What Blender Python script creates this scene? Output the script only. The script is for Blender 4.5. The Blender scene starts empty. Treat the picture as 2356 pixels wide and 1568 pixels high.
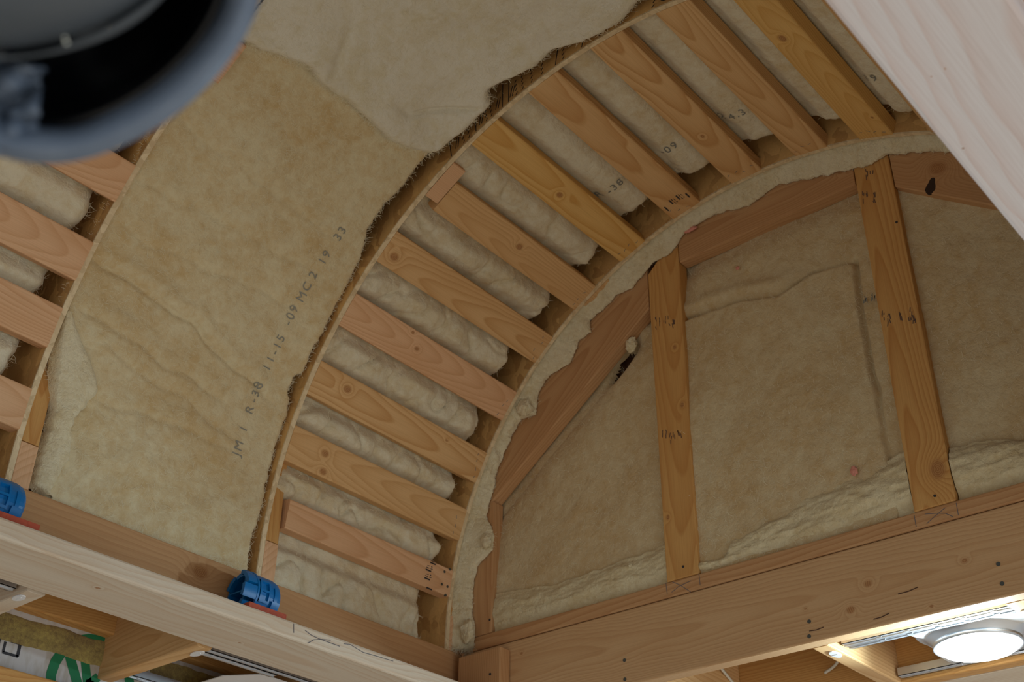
import bpy, bmesh, math, random
import numpy as np
from mathutils import Vector, Matrix, noise
C = bpy.context.scene.collection
H = 1.6                       # camera height above the floor; 'rel' coordinates have the camera at the origin
PI = math.pi
random.seed(7)

# ------------------------------------------------------------------ camera, world, lights, exposure
AX = Vector((0.64894, 0.41686, 0.63647)); BX = Vector((-0.76074, 0.34209, 0.55159)); ZX = Vector((0.012205, -0.842138, 0.539124))
FPX = 2866.0
cam_d = bpy.data.cameras.new('camera'); cam = bpy.data.objects.new('camera', cam_d); C.objects.link(cam)
right = Vector((AX[0], BX[0], ZX[0])); down = Vector((AX[1], BX[1], ZX[1])); fwd = Vector((AX[2], BX[2], ZX[2]))
R3 = Matrix((right, -down, -fwd)).transposed()
cam.matrix_world = Matrix.Translation((0, 0, H)) @ R3.to_4x4()
cam_d.sensor_width = 36; cam_d.lens = 36*FPX/2356; cam_d.clip_start = .05
cam_d.dof.use_dof = True; cam_d.dof.focus_distance = 2.35; cam_d.dof.aperture_fstop = 9.0
bpy.context.scene.camera = cam
sc = bpy.context.scene
sc.view_settings.view_transform = 'Standard'; sc.view_settings.look = 'None'
sc.view_settings.gamma = 1; sc.view_settings.use_curve_mapping = False
sc.view_settings.exposure = -0.18
w = bpy.data.worlds.new('overcast_daylight'); sc.world = w; w.use_nodes = True
w.node_tree.nodes['Background'].inputs[0].default_value = (.80, .90, 1.0, 1)
w.node_tree.nodes['Background'].inputs[1].default_value = 0.60

def area(name, loc, aim, size, energy, col):
    l = bpy.data.lights.new(name, 'AREA'); l.shape = 'RECTANGLE'; l.size, l.size_y = size
    l.energy = energy; l.color = col
    o = bpy.data.objects.new(name, l); C.objects.link(o)
    o.location = (loc[0], loc[1], loc[2]+H)
    o.rotation_euler = (Vector(aim)-Vector(loc)).to_track_quat('-Z', 'Y').to_euler(); return o
area('added_fill_light', (.6, -3.0, -1.0), (1.3, 2.0, 1.1), (2.6, 1.1), 24, (.88, .95, 1.0))  # fill lamp added low on the camera side, brightens vault and undersides

sun = bpy.data.lights.new('sun', 'SUN'); sun.energy = 4.0; sun.angle = .02; sun.color = (1, .98, .94)
so = bpy.data.objects.new('sun', sun); C.objects.link(so); so.rotation_euler = Vector((.25, .77, -.60)).to_track_quat('-Z', 'Y').to_euler()

# ------------------------------------------------------------------ pixel helpers (photo pixel -> point on a plane / on the vault)
YC, ZC, RV = 1.142, 1.07, .975      # vault centre and inner radius
def ray(px, py):
    return right*(px-1178) + down*(py-784) + fwd*FPX
def onX(px, py, X): r = ray(px, py); return r*(X/r.x)
def onZ(px, py, Z): r = ray(px, py); return r*(Z/r.z)
def P(x, th, r=RV):
    a = math.radians(th); return Vector((x, YC+r*math.cos(a), ZC+r*math.sin(a)))

# ------------------------------------------------------------------ object helpers
def put(o, parent=None, mat=None):
    C.objects.link(o)
    if mat: o.data.materials.append(mat)
    if parent is not None:
        o.parent = parent; o.matrix_parent_inverse = PM[parent.name].inverted()
    PM[o.name] = o.matrix_basis.copy()
    return o
PM = {}
def mesh_obj(name, verts, faces, mat, parent=None, smooth=False, M=None):
    """verts in rel coordinates (or local ones when M is given)."""
    me = bpy.data.meshes.new(name)
    if M is None:
        n = len(verts); c = Vector((0, 0, 0))
        for v in verts: c += Vector(v)
        c /= n; M = Matrix.Translation(c + Vector((0, 0, H)))
        verts = [Vector(v)-c for v in verts]
    else:
        M = Matrix.Translation((0, 0, H)) @ M
    me.from_pydata([tuple(v) for v in verts], [], faces); me.update()
    if smooth: me.polygons.foreach_set('use_smooth', [True]*len(me.polygons))
    o = bpy.data.objects.new(name, me); o.matrix_basis = M
    return put(o, parent, mat)
def tag(o, label=None, cat=None, group=None, kind=None):
    if label: o['label'] = label
    if cat: o['category'] = cat
    if group: o['group'] = group
    if kind: o['kind'] = kind
    return o
def empty(name, loc, label, cat, group=None):
    o = bpy.data.objects.new(name, None); o.empty_display_size = .05
    o.matrix_basis = Matrix.Translation((loc[0], loc[1], loc[2]+H)); put(o)
    return tag(o, label, cat, group)

def prism(poly, x0, x1, axis=0):
    """polygon in the two other axes, extruded from x0 to x1 along axis"""
    n = len(poly); vs = []
    for x in (x0, x1):
        for a, b in poly:
            v = [a, b]; v.insert(axis, x); vs.append(tuple(v))
    f = [tuple(range(n)), tuple(range(2*n-1, n-1, -1))]
    for i in range(n): j = (i+1) % n; f.append((j, i, n+i, n+j))
    return vs, f
def box(a, b):
    (x0, y0, z0), (x1, y1, z1) = a, b
    vs = [(x, y, z) for x in (x0, x1) for y in (y0, y1) for z in (z0, z1)]
    return vs, [(0,1,3,2),(4,6,7,5),(0,4,5,1),(2,3,7,6),(0,2,6,4),(1,5,7,3)]
def join(*parts):
    vs, fs = [], []
    for v, f in parts:
        k = len(vs); vs += list(v); fs += [tuple(i+k for i in q) for q in f]
    return vs, fs
def tube(pts, r, n=8, cap=True):
    pts = [Vector(p) for p in pts]; vs, fs = [], []
    for i, p in enumerate(pts):
        t = (pts[min(i+1, len(pts)-1)]-pts[max(i-1, 0)]).normalized()
        u = t.orthogonal().normalized() if i == 0 else (u - t*u.dot(t)).normalized()
        v = t.cross(u); rr = r[i] if isinstance(r, (list, tuple)) else r
        for k in range(n):
            a = 2*PI*k/n; vs.append(p+u*(rr*math.cos(a))+v*(rr*math.sin(a)))
    for i in range(len(pts)-1):
        for k in range(n):
            a, b = i*n+k, i*n+(k+1) % n; fs.append((a, b, b+n, a+n))
    if cap: fs += [tuple(range(n-1, -1, -1)), tuple(range(len(vs)-n, len(vs)))]
    return vs, fs
def frame(P0, Xd, Zd):
    """matrix at P0 with local x along Xd and local z close to Zd"""
    X = Vector(Xd).normalized(); Z = Vector(Zd); Z = (Z-X*Z.dot(X)).normalized(); Y = Z.cross(X)
    M = Matrix((X, Y, Z)).transposed().to_4x4(); M.translation = Vector(P0); return M
def section(w, t, r=.0035):
    """rounded lumber section, face at z=0, back at z=-t"""
    out = []
    for cx, cy, a0 in ((w/2-r, -r, 0), (-w/2+r, -r, 90), (-w/2+r, -t+r, 180), (w/2-r, -t+r, 270)):
        for k in range(3):
            a = math.radians(a0+45*k); out.append((cx+r*math.cos(a), cy+r*math.sin(a)))
    return out
def board(name, P0, P1, N, w, t, mat, parent=None, r=.0035):
    """lumber whose visible face runs from P0 to P1 (centre line), N = outward normal of that face"""
    P0, P1 = Vector(P0), Vector(P1); L = (P1-P0).length
    M = frame(P0, P1-P0, N); vs, f = prism(section(w, t, r), 0, L, 0)
    f = [tuple(reversed(q)) for q in f]
    o = mesh_obj(name, vs, f, mat, parent, M=M)
    return o
def joined(o): o['kind'] = 'stuff'; return o
def bar_mark(name, pts, wd, N, mat, parent, lift=.0006):
    """thin pencil / ink stroke along pts lying on a surface with normal N"""
    vs, fs = [], []; N = Vector(N).normalized()
    for i in range(len(pts)-1):
        a, b = Vector(pts[i]), Vector(pts[i+1]); d = (b-a).normalized(); s = N.cross(d)*wd/2; k = len(vs)
        for q in (a-s, b-s, b+s, a+s): vs.append(q+N*lift)
        for q in (a-s, b-s, b+s, a+s): vs.append(q-N*.0004)
        fs += [(k, k+1, k+2, k+3), (k+7, k+6, k+5, k+4), (k, k+4, k+5, k+1), (k+1, k+5, k+6, k+2), (k+2, k+6, k+7, k+3), (k+3, k+7, k+4, k)]
    return mesh_obj(name, vs, fs, mat, parent)
def disc(name, p, N, r, mat, parent, h=.0012, n=12):
    M = frame(p, Vector(N).orthogonal(), N); vs, f = prism([(r*math.cos(2*PI*k/n), r*math.sin(2*PI*k/n)) for k in range(n)], -.003, h, 2)
    return mesh_obj(name, vs, [tuple(reversed(q)) for q in f], mat, parent, M=M)

# ------------------------------------------------------------------ materials
def new_mat(name, rough=.8):
    m = bpy.data.materials.new(name); m.use_nodes = True; nt = m.node_tree
    b = nt.nodes['Principled BSDF']; b.inputs['Roughness'].default_value = rough
    return m, nt, b
def N(nt, t, **kw):
    n = nt.nodes.new(t)
    for k, v in kw.items():
        if isinstance(k, str) and k in n.inputs: n.inputs[k].default_value = v
        else: setattr(n, k, v)
    return n
def mth(nt, op, a, b=None, c=None, clamp=False):
    n = nt.nodes.new('ShaderNodeMath'); n.operation = op; n.use_clamp = clamp
    for i, v in enumerate((a, b, c)):
        if v is None: continue
        if isinstance(v, (int, float)): n.inputs[i].default_value = v
        else: nt.links.new(v, n.inputs[i])
    return n.outputs[0]
def mixc(nt, f, a, b, mode='MIX'):
    n = nt.nodes.new('ShaderNodeMix'); n.data_type = 'RGBA'; n.blend_type = mode; n.clamp_factor = True
    for i, v in ((0, f), (6, a), (7, b)):
        if isinstance(v, (int, float)): n.inputs[i].default_value = v
        elif isinstance(v, tuple): n.inputs[i].default_value = (*v[:3], 1)
        else: nt.links.new(v, n.inputs[i])
    return n.outputs[2]
def simple(name, col, rough=.7, metal=0, emit=None):
    m, nt, b = new_mat(name, rough); b.inputs['Base Color'].default_value = (*col, 1); b.inputs['Metallic'].default_value = metal
    if emit: b.inputs['Emission Color'].default_value = (*emit[0], 1); b.inputs['Emission Strength'].default_value = emit[1]
    return m
TONES = {   # light (earlywood), dark (latewood)
    'fir':    ((.76, .49, .23), (.56, .28, .09)),
    'pink':   ((.80, .50, .28), (.62, .31, .14)),
    'yellow': ((.80, .51, .18), (.62, .30, .06)),
    'orange': ((.68, .385, .13), (.50, .21, .05)),
    'brown':  ((.60, .35, .165), (.43, .20, .075)),
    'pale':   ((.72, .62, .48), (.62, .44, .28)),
    'white':  ((.74, .70, .69), (.66, .49, .43)),  # bright daylight on the close beam is put into this wood colour
}
_wn = [0]
def wood(tone='fir', knots=(), pith=(.0, -.07), tilt=(.03, .05), freq=170, contrast=.55, warp=.006, rough=.68, blotch=.35, kdark=1.0):
    """rings around a tilted pith line through the board; knots = (x, y, radius[, depth])"""
    _wn[0] += 1; s = _wn[0]
    m, nt, b = new_mat('lumber_%d' % s, rough); L = nt.links.new
    tc = N(nt, 'ShaderNodeTexCoord'); sep = N(nt, 'ShaderNodeSeparateXYZ'); L(tc.outputs['Object'], sep.inputs[0])
    x, y, z = sep.outputs
    mp = N(nt, 'ShaderNodeMapping'); L(tc.outputs['Object'], mp.inputs[0]); mp.inputs['Location'].default_value = (s*3.1, s*1.7, s*.9); mp.inputs['Scale'].default_value = (1.6, 5, 5)
    nz = N(nt, 'ShaderNodeTexNoise'); L(mp.outputs[0], nz.inputs['Vector']); nz.inputs['Scale'].default_value = 1.5; nz.inputs['Detail'].default_value = 3
    wv = mth(nt, 'MULTIPLY', mth(nt, 'SUBTRACT', nz.outputs['Fac'], .5), warp*8)
    yy = mth(nt, 'ADD', mth(nt, 'ADD', mth(nt, 'SUBTRACT', y, pith[0]), mth(nt, 'MULTIPLY', x, tilt[0])), wv)
    zz = mth(nt, 'ADD', mth(nt, 'SUBTRACT', z, pith[1]), mth(nt, 'MULTIPLY', x, tilt[1]))
    rr = mth(nt, 'SQRT', mth(nt, 'ADD', mth(nt, 'MULTIPLY', yy, yy), mth(nt, 'MULTIPLY', zz, zz)))
    kmask = None; kring = None
    for kx, ky, kr in knots:
        dx = mth(nt, 'MULTIPLY', mth(nt, 'SUBTRACT', x, kx), .75); dy = mth(nt, 'SUBTRACT', y, ky)
        d = mth(nt, 'SQRT', mth(nt, 'ADD', mth(nt, 'MULTIPLY', dx, dx), mth(nt, 'MULTIPLY', dy, dy)))
        g = mth(nt, 'EXPONENT', mth(nt, 'MULTIPLY', mth(nt, 'POWER', mth(nt, 'DIVIDE', d, kr*1.6), 2), -1))
        rr = mth(nt, 'ADD', rr, mth(nt, 'MULTIPLY', g, 1.6*kr))
        mk = mth(nt, 'SUBTRACT', 1, mth(nt, 'SMOOTH_MIN', mth(nt, 'DIVIDE', d, kr), 1.0, .25), clamp=True)
        mk = mth(nt, 'MULTIPLY', mk, 2.2, clamp=True)
        rg = mth(nt, 'SINE', mth(nt, 'MULTIPLY', d, 1900)); 
        mk = mth(nt, 'MULTIPLY', mk, .8); kmask = mk if kmask is None else mth(nt, 'MAXIMUM', kmask, mk)
        kring = rg if kring is None else kring
    ph = mth(nt, 'FRACT', mth(nt, 'MULTIPLY', rr, freq))
    band = mth(nt, 'POWER', ph, 2.2)
    # soften the sharp end of each ring
    edge = mth(nt, 'SUBTRACT', 1, mth(nt, 'MULTIPLY', mth(nt, 'SUBTRACT', ph, .9), 10, clamp=True))
    band = mth(nt, 'MULTIPLY', band, edge)
    mp2 = N(nt, 'ShaderNodeMapping'); L(tc.outputs['Object'], mp2.inputs[0]); mp2.inputs['Scale'].default_value = (9, 420, 420); mp2.inputs['Location'].default_value = (s, s, s)
    fn = N(nt, 'ShaderNodeTexNoise'); L(mp2.outputs[0], fn.inputs['Vector']); fn.inputs['Scale'].default_value = 1; fn.inputs['Detail'].default_value = 2
    mp3 = N(nt, 'ShaderNodeMapping'); L(tc.outputs['Object'], mp3.inputs[0]); mp3.inputs['Scale'].default_value = (3, 14, 14); mp3.inputs['Location'].default_value = (s*2, s, s)
    bn = N(nt, 'ShaderNodeTexNoise'); L(mp3.outputs[0], bn.inputs['Vector']); bn.inputs['Scale'].default_value = 1; bn.inputs['Detail'].default_value = 3
    la, da = TONES[tone]
    col = mixc(nt, mth(nt, 'MULTIPLY', band, contrast, clamp=True), la, da)
    col = mixc(nt, mth(nt, 'MULTIPLY', mth(nt, 'SUBTRACT', fn.outputs['Fac'], .42), .7, clamp=True), col, tuple(c*.72 for c in da))
    bl = tuple(c*k for c, k in zip(la, (.82, .70, .58)))
    col = mixc(nt, mth(nt, 'MULTIPLY', mth(nt, 'SUBTRACT', bn.outputs['Fac'], .45), blotch*4, clamp=True), col, bl)
    if kmask is not None:
        kc = mixc(nt, mth(nt, 'MULTIPLY_ADD', kring, .5, .5), tuple(c*kdark for c in (.30, .12, .04)), tuple(c*kdark for c in (.48, .24, .09)))
        col = mixc(nt, kmask, col, kc)
    L(col, b.inputs['Base Color']); b.inputs['Specular IOR Level'].default_value = .25
    bp = N(nt, 'ShaderNodeBump'); bp.inputs['Strength'].default_value = .15; bp.inputs['Distance'].default_value = .001
    L(mth(nt, 'ADD', band, fn.outputs['Fac']), bp.inputs['Height']); L(bp.outputs[0], b.inputs['Normal'])
    return m
def rnd_wood(tone=None, knots=(), **kw):
    tone = tone or random.choice(['fir', 'pink', 'fir', 'yellow'])
    d = dict(pith=(random.uniform(-.03, .03), random.uniform(-.10, -.05)), tilt=(random.uniform(-.05, .05), random.uniform(-.07, .07)), freq=random.uniform(150, 260), contrast=random.uniform(.6, .95))
    d.update(kw); return wood(tone, knots, **d)
def fiberglass(name, cream, tan, amount=.5, scale=1.0, bump=1.0):
    m, nt, b = new_mat(name, .95); L = nt.links.new
    tc = N(nt, 'ShaderNodeTexCoord')
    wn = N(nt, 'ShaderNodeTexNoise'); L(tc.outputs['Object'], wn.inputs['Vector']); wn.inputs['Scale'].default_value = 9*scale; wn.inputs['Detail'].default_value = 3
    n1 = N(nt, 'ShaderNodeTexNoise'); L(tc.outputs['Object'], n1.inputs['Vector']); n1.inputs['Scale'].default_value = 5*scale; n1.inputs['Detail'].default_value = 5; n1.inputs['Roughness'].default_value = .6; n1.inputs['Distortion'].default_value = .6
    n2 = N(nt, 'ShaderNodeTexNoise'); L(tc.outputs['Object'], n2.inputs['Vector']); n2.inputs['Scale'].default_value = 42*scale; n2.inputs['Detail'].default_value = 6; n2.inputs['Roughness'].default_value = .65; n2.inputs['Distortion'].default_value = .35
    n3 = N(nt, 'ShaderNodeTexNoise'); L(tc.outputs['Object'], n3.inputs['Vector']); n3.inputs['Scale'].default_value = 420; n3.inputs['Detail'].default_value = 3; n3.inputs['Distortion'].default_value = .3
    n4 = N(nt, 'ShaderNodeTexNoise'); L(tc.outputs['Object'], n4.inputs['Vector']); n4.inputs['Scale'].default_value = 105*scale; n4.inputs['Detail'].default_value = 3; n4.inputs['Roughness'].default_value = .55; n4.inputs['Distortion'].default_value = .4
    f = mth(nt, 'ADD', mth(nt, 'MULTIPLY', mth(nt, 'SUBTRACT', n1.outputs['Fac'], .5), 2.2), mth(nt, 'MULTIPLY', mth(nt, 'SUBTRACT', n2.outputs['Fac'], .5), 2.4))
    f = mth(nt, 'ADD', f, amount, clamp=True)
    col = mixc(nt, f, cream, tan)
    col = mixc(nt, mth(nt, 'MULTIPLY', mth(nt, 'SUBTRACT', n3.outputs['Fac'], .5), .8, clamp=True), col, tuple(min(1, c*1.12) for c in cream))
    L(col, b.inputs['Base Color']); b.inputs['Specular IOR Level'].default_value = .05
    b.inputs['Sheen Weight'].default_value = .15; b.inputs['Sheen Roughness'].default_value = .6
    hb = mth(nt, 'ADD', mth(nt, 'ADD', mth(nt, 'MULTIPLY', n2.outputs['Fac'], .9), mth(nt, 'MULTIPLY', n4.outputs['Fac'], .55)), mth(nt, 'MULTIPLY', n3.outputs['Fac'], .10))
    bp = N(nt, 'ShaderNodeBump'); bp.inputs['Strength'].default_value = .50*bump; bp.inputs['Distance'].default_value = .009
    L(hb, bp.inputs['Height']); L(bp.outputs[0], b.inputs['Normal'])
    return m
def osb(name, base=(.42, .22, .085), dark=(.20, .085, .03), s=1.0):
    m, nt, b = new_mat(name, .6); L = nt.links.new
    tc = N(nt, 'ShaderNodeTexCoord'); mp = N(nt, 'ShaderNodeMapping'); L(tc.outputs['Object'], mp.inputs[0]); mp.inputs['Scale'].default_value = (30, 26, 12)
    wn = N(nt, 'ShaderNodeTexNoise'); L(tc.outputs['Object'], wn.inputs['Vector']); wn.inputs['Scale'].default_value = 14
    va = N(nt, 'ShaderNodeVectorMath'); va.operation = 'MULTIPLY_ADD'; L(wn.outputs['Color'], va.inputs[0]); va.inputs[1].default_value = (3, 3, 3); L(mp.outputs[0], va.inputs[2])
    v = N(nt, 'ShaderNodeTexVoronoi'); L(va.outputs[0], v.inputs['Vector']); v.inputs['Scale'].default_value = 1.1*s
    sp = N(nt, 'ShaderNodeSeparateColor'); L(v.outputs['Color'], sp.inputs[0])
    n3 = N(nt, 'ShaderNodeTexNoise'); L(tc.outputs['Object'], n3.inputs['Vector']); n3.inputs['Scale'].default_value = 160; n3.inputs['Detail'].default_value = 3
    f = mth(nt, 'ADD', mth(nt, 'MULTIPLY', sp.outputs[0], .75), mth(nt, 'MULTIPLY', n3.outputs['Fac'], .4), clamp=True)
    col = mixc(nt, f, dark, base)
    L(col, b.inputs['Base Color'])
    bp = N(nt, 'ShaderNodeBump'); bp.inputs['Strength'].default_value = .4; bp.inputs['Distance'].default_value = .002
    L(f, bp.inputs['Height']); L(bp.outputs[0], b.inputs['Normal'])
    return m
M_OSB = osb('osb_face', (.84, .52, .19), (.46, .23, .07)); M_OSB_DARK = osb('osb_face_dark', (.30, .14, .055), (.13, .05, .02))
M_OSBEDGE = osb('osb_edge', (.86, .70, .44), (.58, .42, .22), 2.5)
M_INK = simple('black_ink', (.035, .03, .03)); M_GREYINK = simple('grey_print', (.22, .22, .19)); M_PENCIL = simple('pencil', (.17, .15, .15))
M_GREYINK2 = simple('pale_grey_print', (.30, .29, .24))
M_STEEL = simple('galvanised_steel', (.62, .64, .66), .35, .9); M_NAIL = simple('nail_head_steel', (.12, .13, .12), .5, .7)
M_STAPLE = simple('staple_wire', (.30, .30, .30), .4, .6)
CREAM, TAN = (.74, .68, .50), (.60, .45, .24)
M_BATT = fiberglass('glass_wool_tan', (.76, .66, .42), (.64, .465, .225), .42)
M_BATT_WALL = fiberglass('glass_wool_tan_wall', (.68, .56, .34), (.58, .41, .20), .45)
M_BATT_W = fiberglass('glass_wool_white', (.80, .75, .60), (.70, .61, .38), .16, .9)
M_BATT_B = fiberglass('glass_wool_cream', (.78, .71, .52), (.66, .52, .29), .32)
M_FLUFF = fiberglass('glass_wool_loose', (.84, .75, .51), (.70, .56, .30), .25, 2.0, 1.3)
M_ROLL = fiberglass('glass_wool_frayed', (.76, .66, .42), (.62, .48, .25), .30, 1.6, 1.2)

def ns(x, y, z, s=1.0, seed=0.0):
    return noise.noise(Vector((x*s+seed, y*s-seed*.7, z*s+seed*.3)))
def fr(x, y, z, s=1.0, seed=0.0, o=4):
    return noise.fractal(Vector((x*s+seed, y*s-seed*.7, z*s+seed*.3)), 1.0, 2.0, o)
def lerp(tab, x):
    if x <= tab[0][0]: return tab[0][1]
    for (a, va), (b, vb) in zip(tab, tab[1:]):
        if x <= b: return va+(vb-va)*(x-a)/(b-a)
    return tab[-1][1]
def sst(a, b, x):
    t = max(0, min(1, (x-a)/(b-a))); return t*t*(3-2*t)

# ------------------------------------------------------------------ the setting
def structure(name, vf, mat, label=None):
    o = mesh_obj(name, vf[0], vf[1], mat); o['kind'] = 'structure'
    if label: o['label'] = label
    return o
m_floor, nt, b = new_mat('subfloor', .8)
tc = N(nt, 'ShaderNodeTexCoord'); nz = N(nt, 'ShaderNodeTexNoise'); nz.inputs['Scale'].default_value = 3; nz.inputs['Detail'].default_value = 6; nt.links.new(tc.outputs['Object'], nz.inputs['Vector'])
nt.links.new(mixc(nt, nz.outputs['Fac'], (.60, .54, .46), (.48, .42, .35)), b.inputs['Base Color'])
structure('floor', box((-5, -5, -1.65), (7, 7, -1.6)), m_floor, 'plywood subfloor below the vault')
# roof deck bent over the vault: outer half cylinder, so no daylight falls in from above
po = [(YC+1.32*math.cos(a), ZC+1.32*math.sin(a)) for a in np.linspace(-.04, PI+.04, 49)]
pi_ = [(YC+1.30*math.cos(a), ZC+1.30*math.sin(a)) for a in np.linspace(PI+.04, -.04, 49)]
vs, fs = prism(po+pi_, -2.6, 2.5); n = 98
fs = fs[2:] + [(i, n-1-i, n-2-i, i+1) for i in range(48)] + [(n+i+1, 2*n-2-i, 2*n-1-i, n+i) for i in range(48)]
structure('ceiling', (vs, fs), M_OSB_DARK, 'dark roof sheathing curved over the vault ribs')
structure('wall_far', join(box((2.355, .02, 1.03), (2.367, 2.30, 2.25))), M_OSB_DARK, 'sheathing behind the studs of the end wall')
# flat decks over the two soffits and over the camera side
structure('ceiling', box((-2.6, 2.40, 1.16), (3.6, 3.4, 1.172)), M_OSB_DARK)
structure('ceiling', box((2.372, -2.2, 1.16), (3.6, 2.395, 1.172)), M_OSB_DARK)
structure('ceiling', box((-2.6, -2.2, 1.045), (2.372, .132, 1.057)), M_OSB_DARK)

# ------------------------------------------------------------------ ribs (OSB web + blocking on its far side)
def arc(r, a0, a1, n): return [(YC+r*math.cos(a), ZC+r*math.sin(a)) for a in np.linspace(math.radians(a0), math.radians(a1), n)]
def make_rib(x, label, prints=False):
    t = .0115
    e = empty('vault_rib', (x, YC, 1.032), label, 'rib', 'vault ribs')
    # web ring: inner arc with feet down to the beam; built as quads with its own edge strip part
    A = [(-1, .975)] ; angs = np.linspace(0, 180, 91)
    inn = [(YC+.975, 1.033)] + [(YC+.975*math.cos(math.radians(a)), ZC+.975*math.sin(math.radians(a))) for a in angs] + [(YC-.975, 1.033)]
    out = [(YC+1.16, 1.033)] + [(YC+1.16*math.cos(math.radians(a)), ZC+1.16*math.sin(math.radians(a))) for a in angs] + [(YC-1.16, 1.033)]
    def ring(i_, o_, xa, xb):
        n = len(i_); vs = [(xx, *p) for xx in (xa, xb) for pp in (i_, o_) for p in pp]; f = []
        for k in range(n-1):
            f.append((k, k+1, n+k+1, n+k)); f.append((2*n+k+1, 2*n+k, 3*n+k, 3*n+k+1))
            f.append((k+1, k, 2*n+k, 2*n+k+1)); f.append((n+k, n+k+1, 3*n+k+1, 3*n+k))
        f += [(0, n, 3*n, 2*n), (n-1, 3*n-1, 4*n-1, 2*n-1)]
        return vs, f
    mid = []
    for k, (i_, o_) in enumerate(zip(inn, out)):
        s = .004/.185; mid.append((i_[0]+(o_[0]-i_[0])*s, i_[1]+(o_[1]-i_[1])*s))
    web = mesh_obj('web', *ring(mid, out, x, x+t), M_OSB, e)
    # sawn inner edge, a little uneven
    jit = []
    for k, p in enumerate(inn):
        jit.append((p[0], p[1]))
    edge = mesh_obj('sawn_edge', *ring(jit, mid, x-.0002, x+t+.0002), M_OSBEDGE, e); edge['label'] = 'pale sawn edge of the web'
    # far side blocks: foot block, upright above it
    fb = board('foot_block', (x+t+.0195, 2.1165, 1.034), (x+t+.0195, 2.1165, 1.125), (0, -1, 0), .038, .085, wood('pink', freq=60, contrast=.7, pith=(0, -.02), tilt=(1, 0)), e, .002)
    board('upright_block', (x+t+.0195, 2.118, 1.128), (x+t+.0195, 2.124, 1.60), (0, -1, 0), .038, .06, rnd_wood('orange'), e, .002)
    return e
RIBX = (2.205, 1.5955, .986, .3764)
ribs = []
for x, lab in zip(RIBX, ('farthest vault rib, right against the insulated end wall', 'middle vault rib between the bare batt and the blocked bay', 'left vault rib at the left edge of the wide tan batt', 'nearest vault rib, out of view at the lower left')):
    ribs.append(make_rib(x, lab))
# black print on the camera side of the middle rib
def rib_mark(th0, r0, th1, r1, wd, parent, x, mat=M_INK):
    a = P(x, th0, r0); b_ = P(x, th1, r1); return [a, b_]
strokes = []
for th, kind in ((63.5, 1), (64.6, 0), (66.0, 2), (67.0, 2), (68.4, 1), (69.2, 0), (70.4, 2), (71.3, 2), (72.3, 0), (73.4, 1), (74.5, 1), (74.9, 0), (75.9, 2), (77.0, 2), (78.6, 2), (80.4, 2), (82.8, 1), (84, 2), (87.2, 1), (90, 2), (93.5, 2), (98.3, 2), (100.4, 3)):
    if kind == 1: strokes.append([P(1.5953, th, .981), P(1.5953, th+1.1, 1.05)])
    elif kind == 0: strokes.append([P(1.5953, th, .99), P(1.5953, th+.9, 1.02)]); strokes.append([P(1.5953, th+.4, .988), P(1.5953, th+1.3, 1.018)])
    elif kind == 2:
        for q in range(4): strokes.append([P(1.5953, th+.1*q, .983+.013*q), P(1.5953, th+.1*q+.35, .990+.013*q)])
    else:
        pts = [P(1.5953, th+.9*math.cos(a), 1.0+.012*math.sin(a)) for a in np.linspace(.5, 5, 8)]; strokes.append(pts)
vs, fs = [], []
for s_ in strokes:
    for a_, b_ in zip(s_, s_[1:]):
        d = (b_-a_).normalized(); side = Vector((1, 0, 0)).cross(d)*.0013; k = len(vs)
        vs += [a_-side, b_-side, b_+side, a_+side]; fs.append((k, k+1, k+2, k+3))
joined(mesh_obj('printed_lettering', vs, fs, M_INK, ribs[1]))['label'] = 'black mill print'

# ------------------------------------------------------------------ blocking between the ribs
GB = 'blocking boards of the vault'
BLK = [  # upper corner, lower corner at far rib; upper, lower at middle rib; x_left; tone; knots (local x from left end, y up); text
 ((1034.8,1313.8),(1026,1389),(662,1148.5),(648,1214.8),1.652,'pink',()),
 ((1072,1169),(1055.5,1245),(683,975),(655,1058),1.6075,'fir',((.105,.012,.010),(.115,-.03,.010))),
 ((1115.7,1040),(1091.6,1110),(738,828),(707,905),1.6075,'fir',((.10,.012,.011),(.45,.02,.004))),
 ((1184.6,902),(1153.6,964),(823,678),(781,745),1.6075,'pink',((.20,.034,.005),(.235,.004,.007))),
 ((1269.7,774.8),(1227.7,831.6),(914,535),(866,597.5),1.6075,'fir',((.035,-.012,.012),)),
 ((1370.6,657.7),(1322.4,714.6),(1050,423.5),(997,482),1.652,'fir',((.27,.008,.010),)),
 ((1482.5,554.4),(1429,602),(1145,279),(1084.8,330.6),1.6075,'yellow',((.29,-.004,.009),)),
 ((1609.4,464.9),(1549.6,505.5),(1282.8,172),(1217,217),1.6075,'pale',()),
 ((1752.3,392.6),(1683.4,427),(1430.8,79.2),(1358.5,118.8),1.6075,'pale',((.40,-.004,.006),)),
 ((1902,339),(1829.8,363.3),(1583.5,10.3),(1506.6,41.3),1.6075,'fir',()),
 ((2052,312.3),(1977.8,323.7),(None),(None),1.6075,'yellow',((.19,-.012,.011),(.52,.03,.004))),
]
NTH = ['lowest', 'second', 'third', 'fourth', 'fifth', 'sixth', 'seventh', 'eighth', 'ninth', 'tenth', 'eleventh']
EXTRA = ['stamped and nailed at its right end', 'two brown knots at its left end', 'with one brown knot near its left end',
         'with two small knots near its middle', 'round knot at its left end', 'with an eye-shaped knot',
         'yellowish with one red-brown knot', 'wavy-grained, black stamps at its right end', 'with bold arched grain and tiny ring knot',
         'fine-grained and pinkish near the top', 'amber coloured with an oval knot']
M_STAPLEB = M_STAPLE
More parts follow.
